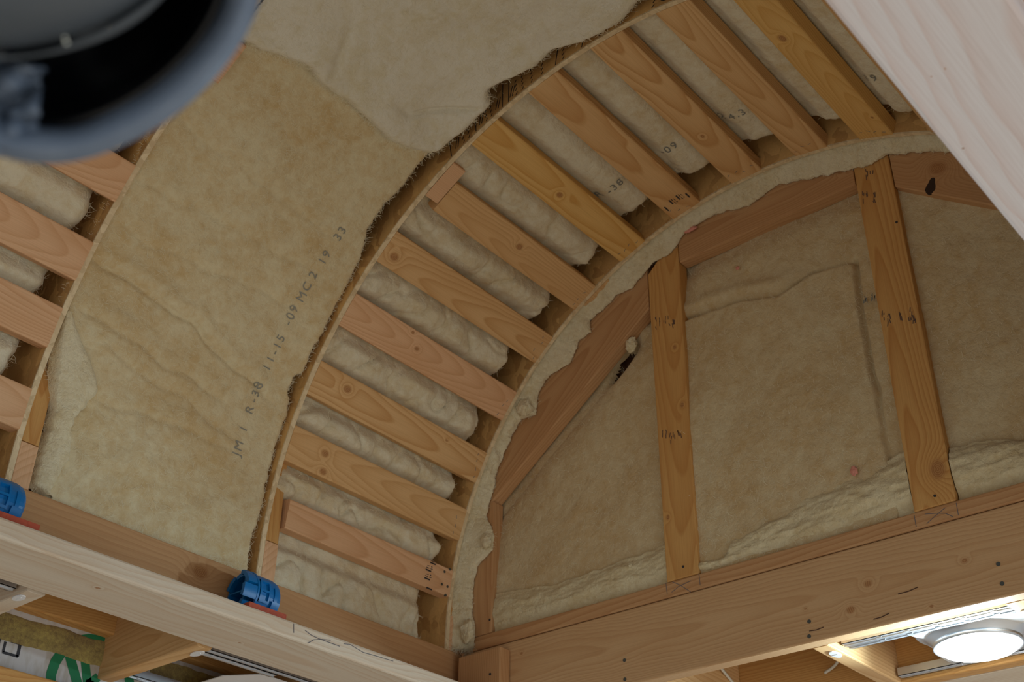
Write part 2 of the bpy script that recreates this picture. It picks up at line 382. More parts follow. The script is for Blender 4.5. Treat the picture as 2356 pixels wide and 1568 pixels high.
for i, (ru, rl, lu, ll, xl, tone, knots) in enumerate(BLK):
    U = onX(*ru, 2.2045); Lw = onX(*rl, 2.2045)
    if i == 0: Lw = P(2.2045, 6.0, .985)
    cR = (U+Lw)/2; wd = .071 if i == 0 else .0875
    thR = math.degrees(math.atan2(cR.z-ZC, cR.y-YC))
    if lu:
        U2 = onX(*lu, xl); L2 = onX(*ll, xl); cL = (U2+L2)/2; thL = math.degrees(math.atan2(cL.z-ZC, cL.y-YC))
    else: thL = thR
    if i == 0: thL = 7.9
    a = P(2.2045, thR, .9735); b_ = P(xl, thL, .9735)
    wn = (P(0, (thL+thR)/2, 1)-P(0, (thL+thR)/2, 0)); nrm = -wn
    kn = tuple((kx, ky, kr) for kx, ky, kr in knots)
    kw = dict(freq=90, contrast=.85) if tone == 'pale' else {}
    if i == 7: kw = dict(freq=85, contrast=1.0, pith=(.01, -.05), tilt=(.0, .05), warp=.02)
    if i == 8: kw = dict(freq=110, contrast=1.0, pith=(.012, -.05), tilt=(.03, .07), warp=.012)
    if i in (7, 8): tone = 'fir'; 
    o = board('blocking_board', b_, a, nrm, wd, .038, rnd_wood(tone, kn, **kw))
    tag(o, '%s board up near the end wall, %s' % (NTH[i], EXTRA[i]), 'board', GB)
    # staples / nails near the far end, mill stamp strokes
    M = o.matrix_basis.copy(); M.translation.z -= H
    L_ = (a-b_).length
    if i == 0:
        for u, v in ((-.012, .034), (-.03, .022), (-.012, -.012), (-.033, -.012), (-.014, -.035)):
            disc('nail_head', M @ Vector((L_+u, v, 0)), nrm, .0034, M_NAIL, o)
    else:
        for q in range(3 if i % 2 else 4):
            u = L_-.012-random.uniform(0, .02); v = -.034+.02*q+random.uniform(-.004, .004)
            p0 = M @ Vector((u, v, 0)); p1 = M @ Vector((u+random.uniform(-.006, .006), v+.008, 0))
            bar_mark('staple', [p0, p1], .0012, nrm, M_STAPLE, o)
    if i in (0, 7):
        vs, fs = [], []
        base = L_-(.085 if i == 0 else .055)
        for q in range(4):
            v0 = -.036+.022*q+(.0 if i == 0 else .004); uo = base-(.012 if q in (1, 2) else 0)
            for (ua, va, ub, vb, wd_) in ((0, 0, .020, 0, .004), (.001, .006, .012, .006, .002), (.016, .006, .024, .007, .002), (.004, .011, .013, .012, .0016), (.018, .012, .022, .012, .003)):
                if q in (0, 3) and va > .005: continue
                k = len(vs); 
                for (uu, vv) in ((ua, va-wd_/2), (ub, vb-wd_/2), (ub, vb+wd_/2), (ua, va+wd_/2)): vs.append(M @ Vector((uo+uu, v0+vv, .0006)))
                fs.append((k, k+1, k+2, k+3))
        joined(mesh_obj('mill_stamp', vs, fs, M_INK, o))['label'] = 'black mill stamp'
# end blocks
eb = board('end_block', P(1.6085, 60.0, .974), P(1.6500, 60.0, .974), -(P(0, 60, 1)-P(0, 60, 0)), .105, .036, wood('pink', freq=220, contrast=.4, pith=(.3, -.05)))
tag(eb, 'short split block on the middle rib, left end of the sixth board', 'block')
eb2 = board('end_block', P(2.2175, 60.1, .974), P(2.2545, 60.1, .974), -(P(0, 60, 1)-P(0, 60, 0)), .098, .036, rnd_wood('fir'))
tag(eb2, 'short block behind the farthest rib in line with the sixth blocking board', 'block')
# twelfth board, mostly behind the close beam
o = board('blocking_board', P(1.6075, 121.4, .9735), P(2.2045, 121.4, .9735), -(P(0, 121.4, 1)-P(0, 121.4, 0)), .0875, .038, rnd_wood('fir'))
tag(o, 'twelfth blocking board, hidden behind the close whitish beam', 'board', GB)
# left bay
for i, (th, tone, ex) in enumerate(((6.9, 'pink', 'lowest, right end just inside the picture'), (17.4, 'pink', 'second, smooth and pinkish'), (26.2, 'pink', 'third, with a yellow stain near its right end'),
                    (36.9, 'pink', 'fourth, straight-grained, just under the dark hood'), (48.0, 'fir', 'fifth, behind the dark hood'), (59.0, 'fir', 'sixth, behind the dark hood'))):
    o = board('blocking_board', P(.389, th, .9695), P(.9855, th, .9695), -(P(0, th, 1)-P(0, th, 0)), .0885, .038, rnd_wood(tone, blotch=.5))
    tag(o, 'blocking board at the left edge, %s' % ex, 'board', GB)
# edge-peeking block of the batt bay at upper left
o = board('end_block', P(.9985, 56.3, .974), P(1.037, 56.3, .974), -(P(0, 56.3, 1)-P(0, 56.3, 0)), .10, .036, rnd_wood('pink'))
tag(o, 'short pinkish block right of the left rib, half behind the dark hood', 'block')

# ------------------------------------------------------------------ insulation
def cyl_batt(name, xl, xr, ths, nx, rfun, mat, thick=.0):
    """open-faced blanket on the vault: xl/xr functions of angle, rfun(x, th, u) radius"""
    vs, fs = [], []; nt_ = len(ths)
    for th in ths:
        a, b_ = xl(th), xr(th)
        for k in range(nx):
            u = k/(nx-1); x = a+(b_-a)*u; vs.append(P(x, th, rfun(x, th, u, x-a, b_-x)))
    for j in range(nt_-1):
        for k in range(nx-1):
            i = j*nx+k; fs.append((i, i+nx, i+nx+1, i+1))
    return vs, fs
def round_edge(d, w, depth):
    if d >= w: return 0
    t = 1-d/w; return depth*(1-math.sqrt(max(0, 1-t*t)))
# --- bay beside the end wall: one long batt showing between the blocking
XR1 = [(1.3, 2.148), (8, 2.165), (13, 2.180), (23.4, 2.177), (32.7, 2.172), (42, 2.153), (54.5, 2.158), (64.7, 2.162), (73.7, 2.140), (85.8, 2.153), (95.8, 2.155), (105, 2.163), (116, 2.180), (125, 2.17)]
BC = [7, 17.3, 26.8, 37.4, 47.9, 58.3, 69, 79.6, 90.3, 101, 111.0, 121.4]
def gap(th, centers, half=2.55):
    d = min(abs(th-c) for c in centers); return sst(half-.3, half+1.9, d)
def r_bay1(x, th, u, dl, dr):
    g = gap(th, BC)
    low = 1-sst(55, 75, th)
    r = 1.020-.022*g + .006*ns(x*6, th*.1, 0, 1, 3) + .003*fr(x, th*.017, 0, 11, 3) - .004*low*g
    r -= .009*low*g*ns(x*9, th*.13, 1, 1, 9)+.004*low*g*abs(ns(x*22, th*.3, 1, 1, 4))
    q = abs(ns(x*11+.8*ns(x*5, th*.1, 7), th*.16, 4)); r += .011*low*g*math.exp(-(q/.06)**2) - .006*low*g*sst(.1, .5, q)   # torn folds
    r += .004*fr(x, th*.017, 0, 30, 17, 3)*low
    return r + round_edge(dr, .035, .06)+round_edge(dl, .012, .02)
def r_lump(x, th, sd): return .0022*ns(x, th*.017, 0, 26, sd)+.0012*ns(x, th*.017, 0, 70, sd)
vs, fs = cyl_batt('b', lambda th: 1.6085, lambda th: lerp(XR1, th)+.008*ns(th*.35, 1, 2)+.004*ns(th*1.7, 3, 1), np.linspace(-1.9, 126, 430), 130, lambda *a: r_bay1(*a)+r_lump(a[0], a[1], 4), M_BATT_B)
b1 = mesh_obj('insulation_batt', vs, fs, M_BATT_B, smooth=True)
tag(b1, 'cream insulation batt showing between the blocking boards beside the end wall', 'insulation')
# --- wide bay: lower tan batt
XL2 = [(-1.7, 1.070), (-1, 1.043), (1.7, 1.041), (6.2, 1.045), (8.9, 1.040), (12.2, 1.018), (15.8, 1.004), (24, .9905), (38, .9905), (52, .9905), (59, 1.0), (66, 1.0)]
XR2 = [(-1.7, 1.585), (2, 1.578), (6.3, 1.582), (9, 1.590), (16.5, 1.590), (20.6, 1.592), (24.3, 1.572), (25.8, 1.572), (26.8, 1.588), (30.6, 1.580), (33.4, 1.588), (40.3, 1.588), (44.9, 1.580), (48.9, 1.552), (52.5, 1.551), (56, 1.562), (61, 1.555), (66, 1.55)]
def r_bay2(x, th, u, dl, dr):
    s = th*.01702
    r = .990 + .010*fr(x, s, 0, 5, 21, 3) + (.0018+.0022*(1-sst(8, 20, th)))*fr(x, s*1.0, 0, 24, 5, 4)
    # horizontal creases like the ones a rolled batt keeps
    for tc_, sl, dp, x0, x1 in ((27.0, -6, .008, 1.0, 1.16), (24.6, -14, .008, 1.16, 1.50), (20.0, -7, .004, 1.02, 1.4), (16.8, -9, .003, 1.1, 1.45), (12.5, 3, .003, 1.08, 1.45), (33, 5, .003, 1.0, 1.5), (39, 3, .003, 1.0, 1.5), (46, -4, .003, 1.0, 1.45)):
        c = tc_ + sl*(x-(x0+x1)/2) + 1.1*ns(x*14, tc_, 0)
        m_ = sst(x0-.03, x0+.03, x)*(1-sst(x1-.03, x1+.06, x))
        d = th-c
        r += m_*(dp*math.exp(-(d/.45)**2) - dp*.6*math.exp(-((d-1.5)/1.0)**2))
    # left flap that curls back below the rib
    lo = 1-sst(10, 17, th)
    c = 1.075+.018*ns(th*.22, 4, 4)-.010*sst(4, 10, th)
    r += lo*.006*math.exp(-((x-c)/.010)**2)
    r += .022*sst(7, -1.5, th)*0
    r += round_edge(dr, .016, .026)+round_edge(dl, .010, .012)
    r += -.006*math.exp(-((th-2)/5)**2)
    # vertical puckers near the bottom
    r += .004*(1-sst(2, 14, th))*ns(x*26, th*.12, 3)
    return r
def xr2(th): return min(1.5945, lerp(XR2, th)+(.007 if th < 23 or 27 < th < 45 else .004))-.002+.004*ns(th*.9, 5, 2)+.002*ns(th*3.1, 5, 2)
def xl2(th): return lerp(XL2, th)+(.004*ns(th*.9, 8, 2) if th < 16 else 0)
vs, fs = cyl_batt('b', xl2, xr2, np.linspace(-2.2, 66, 380), 190, r_bay2, M_BATT)
b2 = mesh_obj('insulation_batt', vs, fs, M_BATT, smooth=True)
tag(b2, 'wide tan insulation batt between the left and middle ribs, printed with a product line', 'insulation')
FLP = [(-1.9, 1.090), (-1, 1.086), (1.5, 1.098), (4, 1.112), (6.5, 1.098), (8, 1.094), (10, 1.108), (13, 1.130), (15, 1.105), (17.5, 1.055), (20, 1.010)]
vs, fs = [], []
for j in range(150):
    th = -1.9+21.9*j/149; a = xl2(th)-.001; b_ = lerp(FLP, th)+.004*ns(th*1.1, 7, 7)
    for k in range(26):
        u = k/25; x = a+(max(b_, a+.004)-a)*u
        r = .980-.010*math.sin(PI*min(1, u*1.02))+.004*fr(x, th*.017, 0, 18, 44, 3)+(.0 if u < .9 else (u-.9)/.1*.014)+(.018*(1-u/.12) if u < .12 else 0)
        vs.append(P(x, th, r))
for j in range(149):
    for k in range(25): i = j*26+k; fs.append((i, i+26, i+27, i+1))
mesh_obj('curled_edge', vs, fs, M_FLUFF, b2, smooth=True)['label'] = 'whitish curled edge'
# --- upper white batt lying over it and sagging
THL = [(1.0, 59.4), (1.062, 59.8), (1.12, 61.0), (1.176, 61.7), (1.218, 60.9), (1.333, 60.9), (1.391, 60.6), (1.447, 60.3), (1.50, 61.0), (1.535, 61.8), (1.566, 63.4), (1.6, 66)]
XR3 = [(60, 1.560), (63.5, 1.568), (66.5, 1.567), (69.1, 1.566), (71.9, 1.534), (74.4, 1.545), (75.7, 1.560), (78, 1.568), (81.8, 1.563), (84.8, 1.584), (89.6, 1.590), (91.9, 1.588), (95.5, 1.568), (97.3, 1.558), (101.3, 1.576), (105, 1.589), (125, 1.587)]
nx, nv = 150, 260; vs, fs = [], []
for j in range(nv):
    v = j/(nv-1)
    for k in range(nx):
        u = k/(nx-1)
        x0 = 1.0; thg = 59+v*63
        x1 = lerp(XR3, thg)+.003*ns(thg*1.3, 9, 9)
        x = x0+(x1-x0)*u
        tl = lerp(THL, x)+.35*ns(x*22, 3, 8)
        # bend the lower right corner
        if u > .9: tl += 0.0
        th = tl+v*(122-tl)
        dth = (th-tl)*.0166; dr = x1-x
        s = th*.0166
        r = .966 + .017*fr(x, s, 0, 4.5, 31, 3) + .0016*fr(x, s, 0, 18, 6, 3)
        r -= .012*math.exp(-(dth/.12)**2)
        r += round_edge(dth, .022, .034)+round_edge(dr, .020, .034)+round_edge(x-x0, .01, .01)
        r += .012*math.exp(-((th-(64.8+55*max(0, x-1.43)))/.55)**2)*sst(1.36, 1.44, x)*(1-sst(1.53, 1.56, x)) + .010*math.exp(-((x-1.20+.006*(th-66))/.012)**2-((th-66)/3.5)**2)
        vs.append(P(x, th, r))
for j in range(nv-1):
    for k in range(nx-1):
        i = j*nx+k; fs.append((i, i+nx, i+nx+1, i+1))
b3 = mesh_obj('insulation_batt', vs, fs, M_BATT_W, smooth=True)
tag(b3, 'whitish insulation batt at the top, its ragged lower edge overlapping the tan batt', 'insulation')
# --- left bay
LC = [6.9, 17.4, 26.2, 36.9, 48.0, 59.0]
XR4 = [(-1, .95), (5, .94), (11.2, .945), (12.5, .955), (15, .965), (20, .955), (22, .955), (24, .962), (30, .965), (33, .975), (35, .965), (42, .965), (44, .955), (60, .955)]
def r_bay4(x, th, u, dl, dr):
    g = gap(th, LC); return 1.024-.022*g+.007*fr(x, th*.017, 0, 11, 41)+round_edge(dr, .035, .06)+r_lump(x, th, 14)
vs, fs = cyl_batt('b', lambda th: .392, lambda th: lerp(XR4, th)+.010*ns(th*.5, 1, 7), np.linspace(-1.9, 66, 240), 130, r_bay4, M_BATT_B)
b4 = mesh_obj('insulation_batt', vs, fs, M_BATT_B, smooth=True)
tag(b4, 'cream insulation batt behind the blocking boards at the left edge of the photo', 'insulation')

# --- printing on the batts (bent onto their surface)
def text_on_batt(s, x, th, size, rf, parent, mat, xl, xr):
    cu = bpy.data.curves.new('printed_text', 'FONT'); cu.body = s; cu.size = size; cu.align_x = 'CENTER'; cu.align_y = 'CENTER'; cu.resolution_u = 3
    cu.space_character = 1.25
    to = bpy.data.objects.new('tmp', cu); C.objects.link(to)
    me = bpy.data.meshes.new_from_object(to); bpy.data.objects.remove(to); 
    bm = bmesh.new(); bm.from_mesh(me); bmesh.ops.triangulate(bm, faces=bm.faces)
    for _ in range(2):
        es = [e for e in bm.edges if e.calc_length() > size*.12]
        if es: bmesh.ops.subdivide_edges(bm, edges=es, cuts=1)
        bmesh.ops.triangulate(bm, faces=bm.faces)
    vs = []
    for v in bm.verts:
        px_ = x - v.co.y; tt = th + math.degrees(v.co.x/.99)
        r = min(rf(px_+dx, tt+dt, .5, px_+dx-xl(tt), xr(tt)-px_-dx) for dx, dt in ((0, 0), (.002, 0), (-.002, 0), (0, .12), (0, -.12)))-.0016
        vs.append(P(px_, tt, r))
    bm.verts.index_update(); fs = [tuple(v.index for v in f.verts) for f in bm.faces]; bm.free()
    return vs, fs
def batt_print(tokens, x, size, rf, parent, mat, xl, xr, label):
    allv, allf = [], []
    for s, th in tokens:
        v, f = text_on_batt(s, x, th, size, rf, parent, mat, xl, xr); allv, allf = join((allv, allf), (v, f))
    o = joined(mesh_obj('printed_lettering', allv, allf, mat, parent)); o['label'] = label; return o
batt_print((('JM', 13.7), ('1', 16.4), ('R', 19.1), ('-38', 21.6), ('1', 25.2), ('1', 26.4), ('-15', 28.6), ('-09', 33.0), ('MC', 36.6), ('2', 39.2), ('19', 42.0), ('33', 45.9)), 1.489, .031, r_bay2, b2, M_GREYINK2, xl2, xr2, 'grey printed line reading JM 1 R-38 11-15-09 MC 2 19 33')
rb1 = lambda *a: r_bay1(*a)+r_lump(a[0], a[1], 4)
batt_print((('R', 71.8), ('-38', 74.6), ('-09', 84.3), ('2', 93.2), ('4.3', 95.6), ('19', 115.4)), 2.012, .031, rb1, b1, M_GREYINK, lambda th: 1.6085, lambda th: lerp(XR1, th), 'grey printed characters between the boards')

def fibres(par, vs, fs_grid_w, count, seed, edge_bias, mat, outward):
    rnd = random.Random(seed); n = len(vs); W = fs_grid_w; rows = n//W; out, fo = [], []
    for _ in range(count):
        if rnd.random() < edge_bias:
            e = rnd.randrange(4); k = min(W-1, int(abs(rnd.gauss(0, 1.6)))); j = min(rows-1, int(abs(rnd.gauss(0, 1.6))))
            if e == 0: i = rnd.randrange(rows)*W+(W-1-k)
            elif e == 1: i = rnd.randrange(rows)*W+k
            elif e == 2: i = (rows-1-j)*W+rnd.randrange(W)
            else: i = j*W+rnd.randrange(W)
        else: i = rnd.randrange(n)
        p = Vector(vs[i]); nn = outward(p); t = Vector((rnd.gauss(0, 1), rnd.gauss(0, 1), rnd.gauss(0, 1))); t = (t-nn*t.dot(nn)*.75).normalized()
        L_ = rnd.uniform(.006, .020); b_ = nn.cross(t).normalized(); q = p-nn*.0005; d = t+nn*rnd.uniform(.0, .35); cu = rnd.uniform(-1.2, 1.2); k0 = len(out); wd = .00038
        for m in range(4):
            out += [q-b_*wd, q+b_*wd]; q = q+d.normalized()*L_/3; d = d+b_*cu*.5-nn*.22; b_ = nn.cross(d).normalized() if nn.cross(d).length > 1e-5 else b_; wd *= .8
        for m in range(3): fo.append((k0+2*m, k0+2*m+1, k0+2*m+3, k0+2*m+2))
    o = joined(mesh_obj('loose_fibres', out, fo, mat, par))
M_FIBRE = simple('glass_fibre', (.78, .71, .50), .9)
_in = lambda p: Vector((0, YC-p.y, ZC-p.z)).normalized()
def mesh_pts(o):
    T = o.matrix_basis.translation - Vector((0, 0, H)); return [v.co+T for v in o.data.vertices]
fibres(b1, mesh_pts(b1), 130, 9000, 1, .35, M_FIBRE, _in)
fibres(b2, mesh_pts(b2), 190, 14000, 2, .35, M_FIBRE, _in)
fibres(b3, mesh_pts(b3), 150, 11000, 3, .45, M_FIBRE, _in)
fibres(b4, mesh_pts(b4), 130, 4000, 4, .35, M_FIBRE, _in)

# --- end wall batts
def wall_batt(yA, yB, zA, ztop, hfun, ny, nz_, mat, label, hole=None):
    vs, fs = [], []
    for j in range(nz_):
        v = j/(nz_-1)
        for k in range(ny):
            y = yA+(yB-yA)*k/(ny-1); zt = ztop(y); z = zA+(zt-zA)*v
            vs.append((hfun(y, z), y, z))
    for j in range(nz_-1):
        for k in range(ny-1):
            i = j*ny+k
            if hole and hole(vs[i][1], vs[i][2]): continue
            fs.append((i, i+1, i+ny+1, i+ny))
    o = mesh_obj('insulation_batt', vs, fs, mat, smooth=True); tag(o, label, 'insulation'); return o
def bottom_roll(y, z, line, amp):
    return 0
def rolled_edge(line, yA, yB, par, amp, seed):
    vs, fs = [], []; ny, nz_ = 150, 40
    for j in range(nz_):
        v = j/(nz_-1)
        for k in range(ny):
            y = yA+(yB-yA)*k/(ny-1); top = lerp(line, y)+.010*ns(y*14, seed, 0)+.005*ns(y*45, seed, 1); bot = 1.070
            z = bot+(top-bot)*v
            e = 1-(2*v-1)**4
            x = X0+.012-(amp+.012)*e*(.75+.25*math.sin(PI*v*.8+.4)) + .006*fr(y*.6, z*2.2, 0, 20, seed, 4)+.0016*fr(y*.5, z*3, 0, 90, seed, 2)
            x = max(x, 2.2625 if v < .12 else 0)
            if v < .93: x = min(x, X0-.007)
            vs.append((x, y, z))
    for j in range(nz_-1):
        for k in range(ny-1): i = j*ny+k; fs.append((i, i+1, i+ny+1, i+ny))
    mesh_obj('rolled_edge', vs, fs, M_ROLL, par, smooth=True)['label'] = 'lighter frayed lower edge'
X0 = 2.281
def hA(y, z):
    x = X0+.006*fr(y, z, 0, 6, 51, 3)+.0012*fr(y, z, 0, 28, 5, 3)
    x += bottom_roll(y, z+.005*ns(y*20, 0, 3), [(1.48, 1.175), (1.62, 1.168), (1.81, 1.162), (2.014, 1.190)], .016)
    # hollow under the sloping plate and the black hole beside the stud
    zt = 1.435+(2.014-y)*.742
    x += .022*math.exp(-max(0, zt-z-.03)/.045)
    e = ((y-1.612)/.040)**2+((z-1.725+.75*(y-1.612))/.022)**2
    x += .03*math.exp(-max(0, e-1)*1.4)
    e2 = ((y-1.540)/.035)**2+((z-1.792)/.03)**2
    x -= .012*math.exp(-e2)
    e3 = ((y-1.575)/.018)**2+((z-1.728)/.018)**2
    x -= .012*math.exp(-e3)*0
    return x
bA = wall_batt(1.4700, 2.0240, 1.070, lambda y: 1.460+(2.014-y)*.742, hA, 170, 230, M_BATT_WALL, 'tan insulation batt in the triangular stud bay at the left of the end wall', hole=lambda y, z: ((y-1.612)/.040)**2+((z-1.725+.75*(y-1.612))/.022)**2 < 1+.5*ns(y*40, z*40, 1))
FT = [(.93, 1.722), (1.028, 1.742), (1.08, 1.725), (1.125, 1.712), (1.243, 1.748), (1.30, 1.75), (1.383, 1.757)]
def hB(y, z):
    x = X0+.006*fr(y, z, 0, 6, 61, 3)+.0012*fr(y, z, 0, 28, 6, 3)
    zt = lerp(FT, y)+.004*ns(y*30, 0, 5); yr = lerp([(1.1, .918), (1.264, .926), (1.37, .924), (1.448, .930), (1.6, .931), (1.73, .925)], z)+.003*ns(z*25, 1, 1)
    infl = sst(-.003, .006, y-yr)*sst(-.004, .006, zt-z)
    x -= .011*infl
    x += .016*math.exp(-((z-zt)/.006)**2)*sst(-.01, 0, y-yr)*(.35+.65*sst(-.1, .35, ns(y*9, 2, 2)))
    x += .014*math.exp(-((y-yr)/.0045)**2)*sst(-.02, 0, zt-z)*(.35+.65*sst(1.25, 1.45, z))
    x -= .010*math.exp(-((z-zt-.035)/.02)**2)*sst(1.05, 1.15, y)
    x += .016*math.exp(-((z-1.925)/.04)**2)+.012*sst(1.33, 1.382, y)*sst(1.75, 1.9, z)
    x += bottom_roll(y, z+.006*ns(y*16, 0, 3), [(.885, 1.222), (1.016, 1.200), (1.143, 1.188), (1.29, 1.155), (1.382, 1.140)], .020)
    return x
bB = wall_batt(.8750, 1.4050, 1.070, lambda y: 1.945, hB, 200, 330, M_BATT_WALL, 'insulation batt between the two tall studs, with a torn inner flap')
def hC(y, z):
    x = X0+.006*fr(y, z, 0, 6, 71, 3)+.0012*fr(y, z, 0, 28, 7, 3)
    x += bottom_roll(y, z+.006*ns(y*16, 0, 3), [(.2, 1.16), (.647, 1.165), (.775, 1.198), (.795, 1.21)], .022)
    return x
bC = wall_batt(.24, .8050, 1.070, lambda y: 1.890-max(0, .7945-y)*.79, hC, 170, 260, M_BATT_WALL, 'insulation batt right of the tallest stud, beside the close beam')
rolled_edge([(1.48, 1.178), (1.62, 1.166), (1.81, 1.160), (2.014, 1.185)], 1.4835, 2.0135, bA, .016, 3)
rolled_edge([(.885, 1.222), (.96, 1.212), (1.016, 1.202), (1.143, 1.184), (1.25, 1.150), (1.31, 1.14), (1.33, 1.10), (1.382, 1.100)], .8845, 1.3955, bB, .020, 8)
rolled_edge([(.2, 1.17), (.647, 1.165), (.70, 1.19), (.775, 1.198), (.795, 1.20)], .24, .7935, bC, .022, 12)
# loose strip stuffed between the far rib and the wall plates
FL = [(-2.4, .962), (-1.6, .928), (.7, .922), (4.4, .939), (8.0, .943), (11.5, .94), (14.3, .897), (16.6, .903), (20.1, .954), (23.8, .955), (27.4, .969), (32.6, .970), (36.4, .967), (38.3, .922), (41.6, .958), (44.9, .958), (48.8, .916), (52.5, .94), (54.8, .928), (56.0, .960), (58.8, .946), (61.6, .95), (64.8, .927), (70.1, .946), (73.4, .931), (77.0, .965), (82.4, .96), (88.4, .929), (93.9, .953), (98.3, .937), (106.2, .931), (108.9, .935), (111.3, .958), (114.1, .953), (117.3, .955), (130, .95)]
vs, fs = [], []; nu, nv = 22, 900
for j in range(nv):
    th = -1.9+(128+1.9)*j/(nv-1); rb = lerp(FL, th)+.006*ns(th*.7, 2, 3)+.003*ns(th*3, 2, 3)
    for k in range(nu):
        u = k/(nu-1); x = 2.2178+.0405*min(1, u*1.25)
        base = .984+(rb-.984)*sst(0, .8, u)
        r = base-.006*math.sin(PI*min(1, u*1.2))+.013*fr(x*1.5, th*.017, 0, 26, 81, 4)*math.sin(PI*min(1, u*1.1+.08))
        if u > .8: r = base + (u-.8)/.2*.02; x = 2.2578
        vs.append(P(x, th, r))
for j in range(nv-1):
    for k in range(nu-1):
        i = j*nu+k; fs.append((i, i+nu, i+nu+1, i+1))
ls = mesh_obj('insulation_strip', vs, fs, M_FLUFF, smooth=True)
tag(ls, 'loose cream insulation stuffed along the curve between far rib and end wall', 'insulation')
fibres(ls, mesh_pts(ls), 22, 6000, 5, .5, M_FIBRE, _in)
_wx = lambda p: Vector((-1, 0, 0))
fibres(bA, mesh_pts(bA), 170, 4000, 6, .1, M_FIBRE, _wx); fibres(bB, mesh_pts(bB), 200, 6000, 7, .1, M_FIBRE, _wx); fibres(bC, mesh_pts(bC), 170, 3000, 8, .1, M_FIBRE, _wx)
# small tufts
def tuft(name, c, rad, seed, mat, label, stretch=(1, 1, 1), cat='insulation'):
    bm = bmesh.new(); bmesh.ops.create_icosphere(bm, subdivisions=4, radius=1)
    vs = []
    for v in bm.verts:
        q = v.co*(1+.35*noise.fractal(v.co*1.6+Vector((seed, 0, 0)), 1, 2, 4)); vs.append(Vector(c)+Vector((q.x*stretch[0], q.y*stretch[1], q.z*stretch[2]))*rad)
    bm.verts.index_update(); fs = [tuple(v.index for v in f.verts) for f in bm.faces]; bm.free()
    o = mesh_obj(name, vs, fs, mat, smooth=True); tag(o, label, cat); return o
tuft('insulation_tuft', onX(1075, 1452, 2.235), .019, 3, M_FLUFF, 'ball of loose insulation at the bottom corner where the two beams meet', (.6, 1, 1.6))
tuft('insulation_tuft', onX(1205, 938, 2.235), .024, 5, M_FLUFF, 'grey-hearted tuft of insulation hanging half way up the far rib', (.6, 1, 1))
tuft('insulation_tuft', onX(1118, 1245, 2.24), .017, 6, M_FLUFF, 'small tuft bulging beside the top of the corner stud', (.6, 1, 1.2))
tuft('insulation_tuft', onX(1452, 792, 2.278), .017, 7, M_FLUFF, 'cream tuft beside the black hole under the sloping plate', (.5, 1, 1.2))
tuft('insulation_tuft', onX(1450, 1300, 2.262), .004, 8, M_FLUFF, 'tiny cream speck on the triangular batt near the bottom plate')
M_PINKF = simple('pink_fibre', (.72, .30, .22), .9)
tuft('fibre_scrap', onX(1965, 1083, 2.262), .008, 9, M_PINKF, 'pink fibre scrap on the batt left of the tallest stud', (.5, 1, 1.4), 'scrap')
tuft('fibre_scrap', onX(1588, 528, 2.252), .010, 10, M_PINKF, 'pink fibre scrap above the top of the first tall stud', (.4, 2.0, .7), 'scrap')
tuft('fibre_scrap', onX(1697, 616, 2.27), .005, 11, M_PINKF, 'tiny pink fleck high in the middle stud bay', (.5, 1, 1), 'scrap')

# ------------------------------------------------------------------ end wall framing
XW = 2.26
def wall_lumber(name, poly, t, mat_fn, label, cat, along, x0=XW, group=None):
    """polygon (y,z) board facing -X; 'along' = grain direction (y,z)"""
    cy = sum(p[0] for p in poly)/len(poly); cz = sum(p[1] for p in poly)/len(poly)
    M = frame((x0, cy, cz), (0, along[0], along[1]), (-1, 0, 0)); Mi = M.inverted()
    loc = [Mi @ Vector((x0, y, z)) for y, z in poly]
    bm = bmesh.new(); top = [bm.verts.new((v.x, v.y, 0)) for v in loc]; bot = [bm.verts.new((v.x, v.y, -t)) for v in loc]
    n = len(loc); bm.faces.new(top); bm.faces.new(list(reversed(bot)))
    for i in range(n): bm.faces.new((top[i], bot[i], bot[(i+1) % n], top[(i+1) % n]))
    bmesh.ops.recalc_face_normals(bm, faces=bm.faces)
    bmesh.ops.bevel(bm, geom=list(bm.edges), offset=.003, segments=2, affect='EDGES', profile=.6)
    bm.verts.index_update(); vs = [v.co.copy() for v in bm.verts]; fs = [tuple(v.index for v in f.verts) for f in bm.faces]; bm.free()
    o = mesh_obj(name, vs, fs, mat_fn, M=M); tag(o, label, cat, group)
    return o, M
GS = 'studs of the end wall'
corner, _ = wall_lumber('wall_stud', [(2.014, 1.0695), (2.102, 1.0695), (2.102, 1.44), (2.014, 1.43)], .038, rnd_wood('brown', pith=(0, -.05), freq=120), 'corner stud of the end wall, half hidden by loose insulation', 'stud', (0, 1), group=GS)
stud1, M1 = wall_lumber('wall_stud', [(1.396, 1.0695), (1.4825, 1.0695), (1.4865, 1.93), (1.44, 1.975), (1.388, 1.99)], .038, rnd_wood('orange', ((-.38, .03, .006), (-.10, -.03, .007), (.07, -.02, .006)), contrast=.7, freq=150), 'first tall stud, left of the torn flap, knotty with ink stamps', 'stud', (0, 1), group=GS)
stud2, M2 = wall_lumber('wall_stud', [(.7955, 1.0695), (.8835, 1.0695), (.8835, 1.975), (.7955, 1.987)], .038, rnd_wood('orange', ((-.38, -.02, .020), ), contrast=.85, freq=160, pith=(.02, -.05), tilt=(.0, .03)), 'tallest stud beside the close beam, with grey ink stamps and a swirl at its foot', 'stud', (0, 1), group=GS)
pl1, _ = wall_lumber('sloping_plate', [(2.098, 1.374), (2.098, 1.55), (1.4885, 2.01), (1.4885, 1.826)], .038, rnd_wood('brown', freq=150), 'sloping plate rising from the corner stud to the first tall stud', 'plate', (-.806, .592), x0=XW+.0005)
pl2, _ = wall_lumber('top_plate', [(1.3865, 1.925), (1.3865, 2.035), (.8855, 2.025), (.8855, 1.922)], .038, rnd_wood('brown', ((.22, .0, .008),)), 'level plate between the heads of the two tall studs', 'plate', (-1, 0))
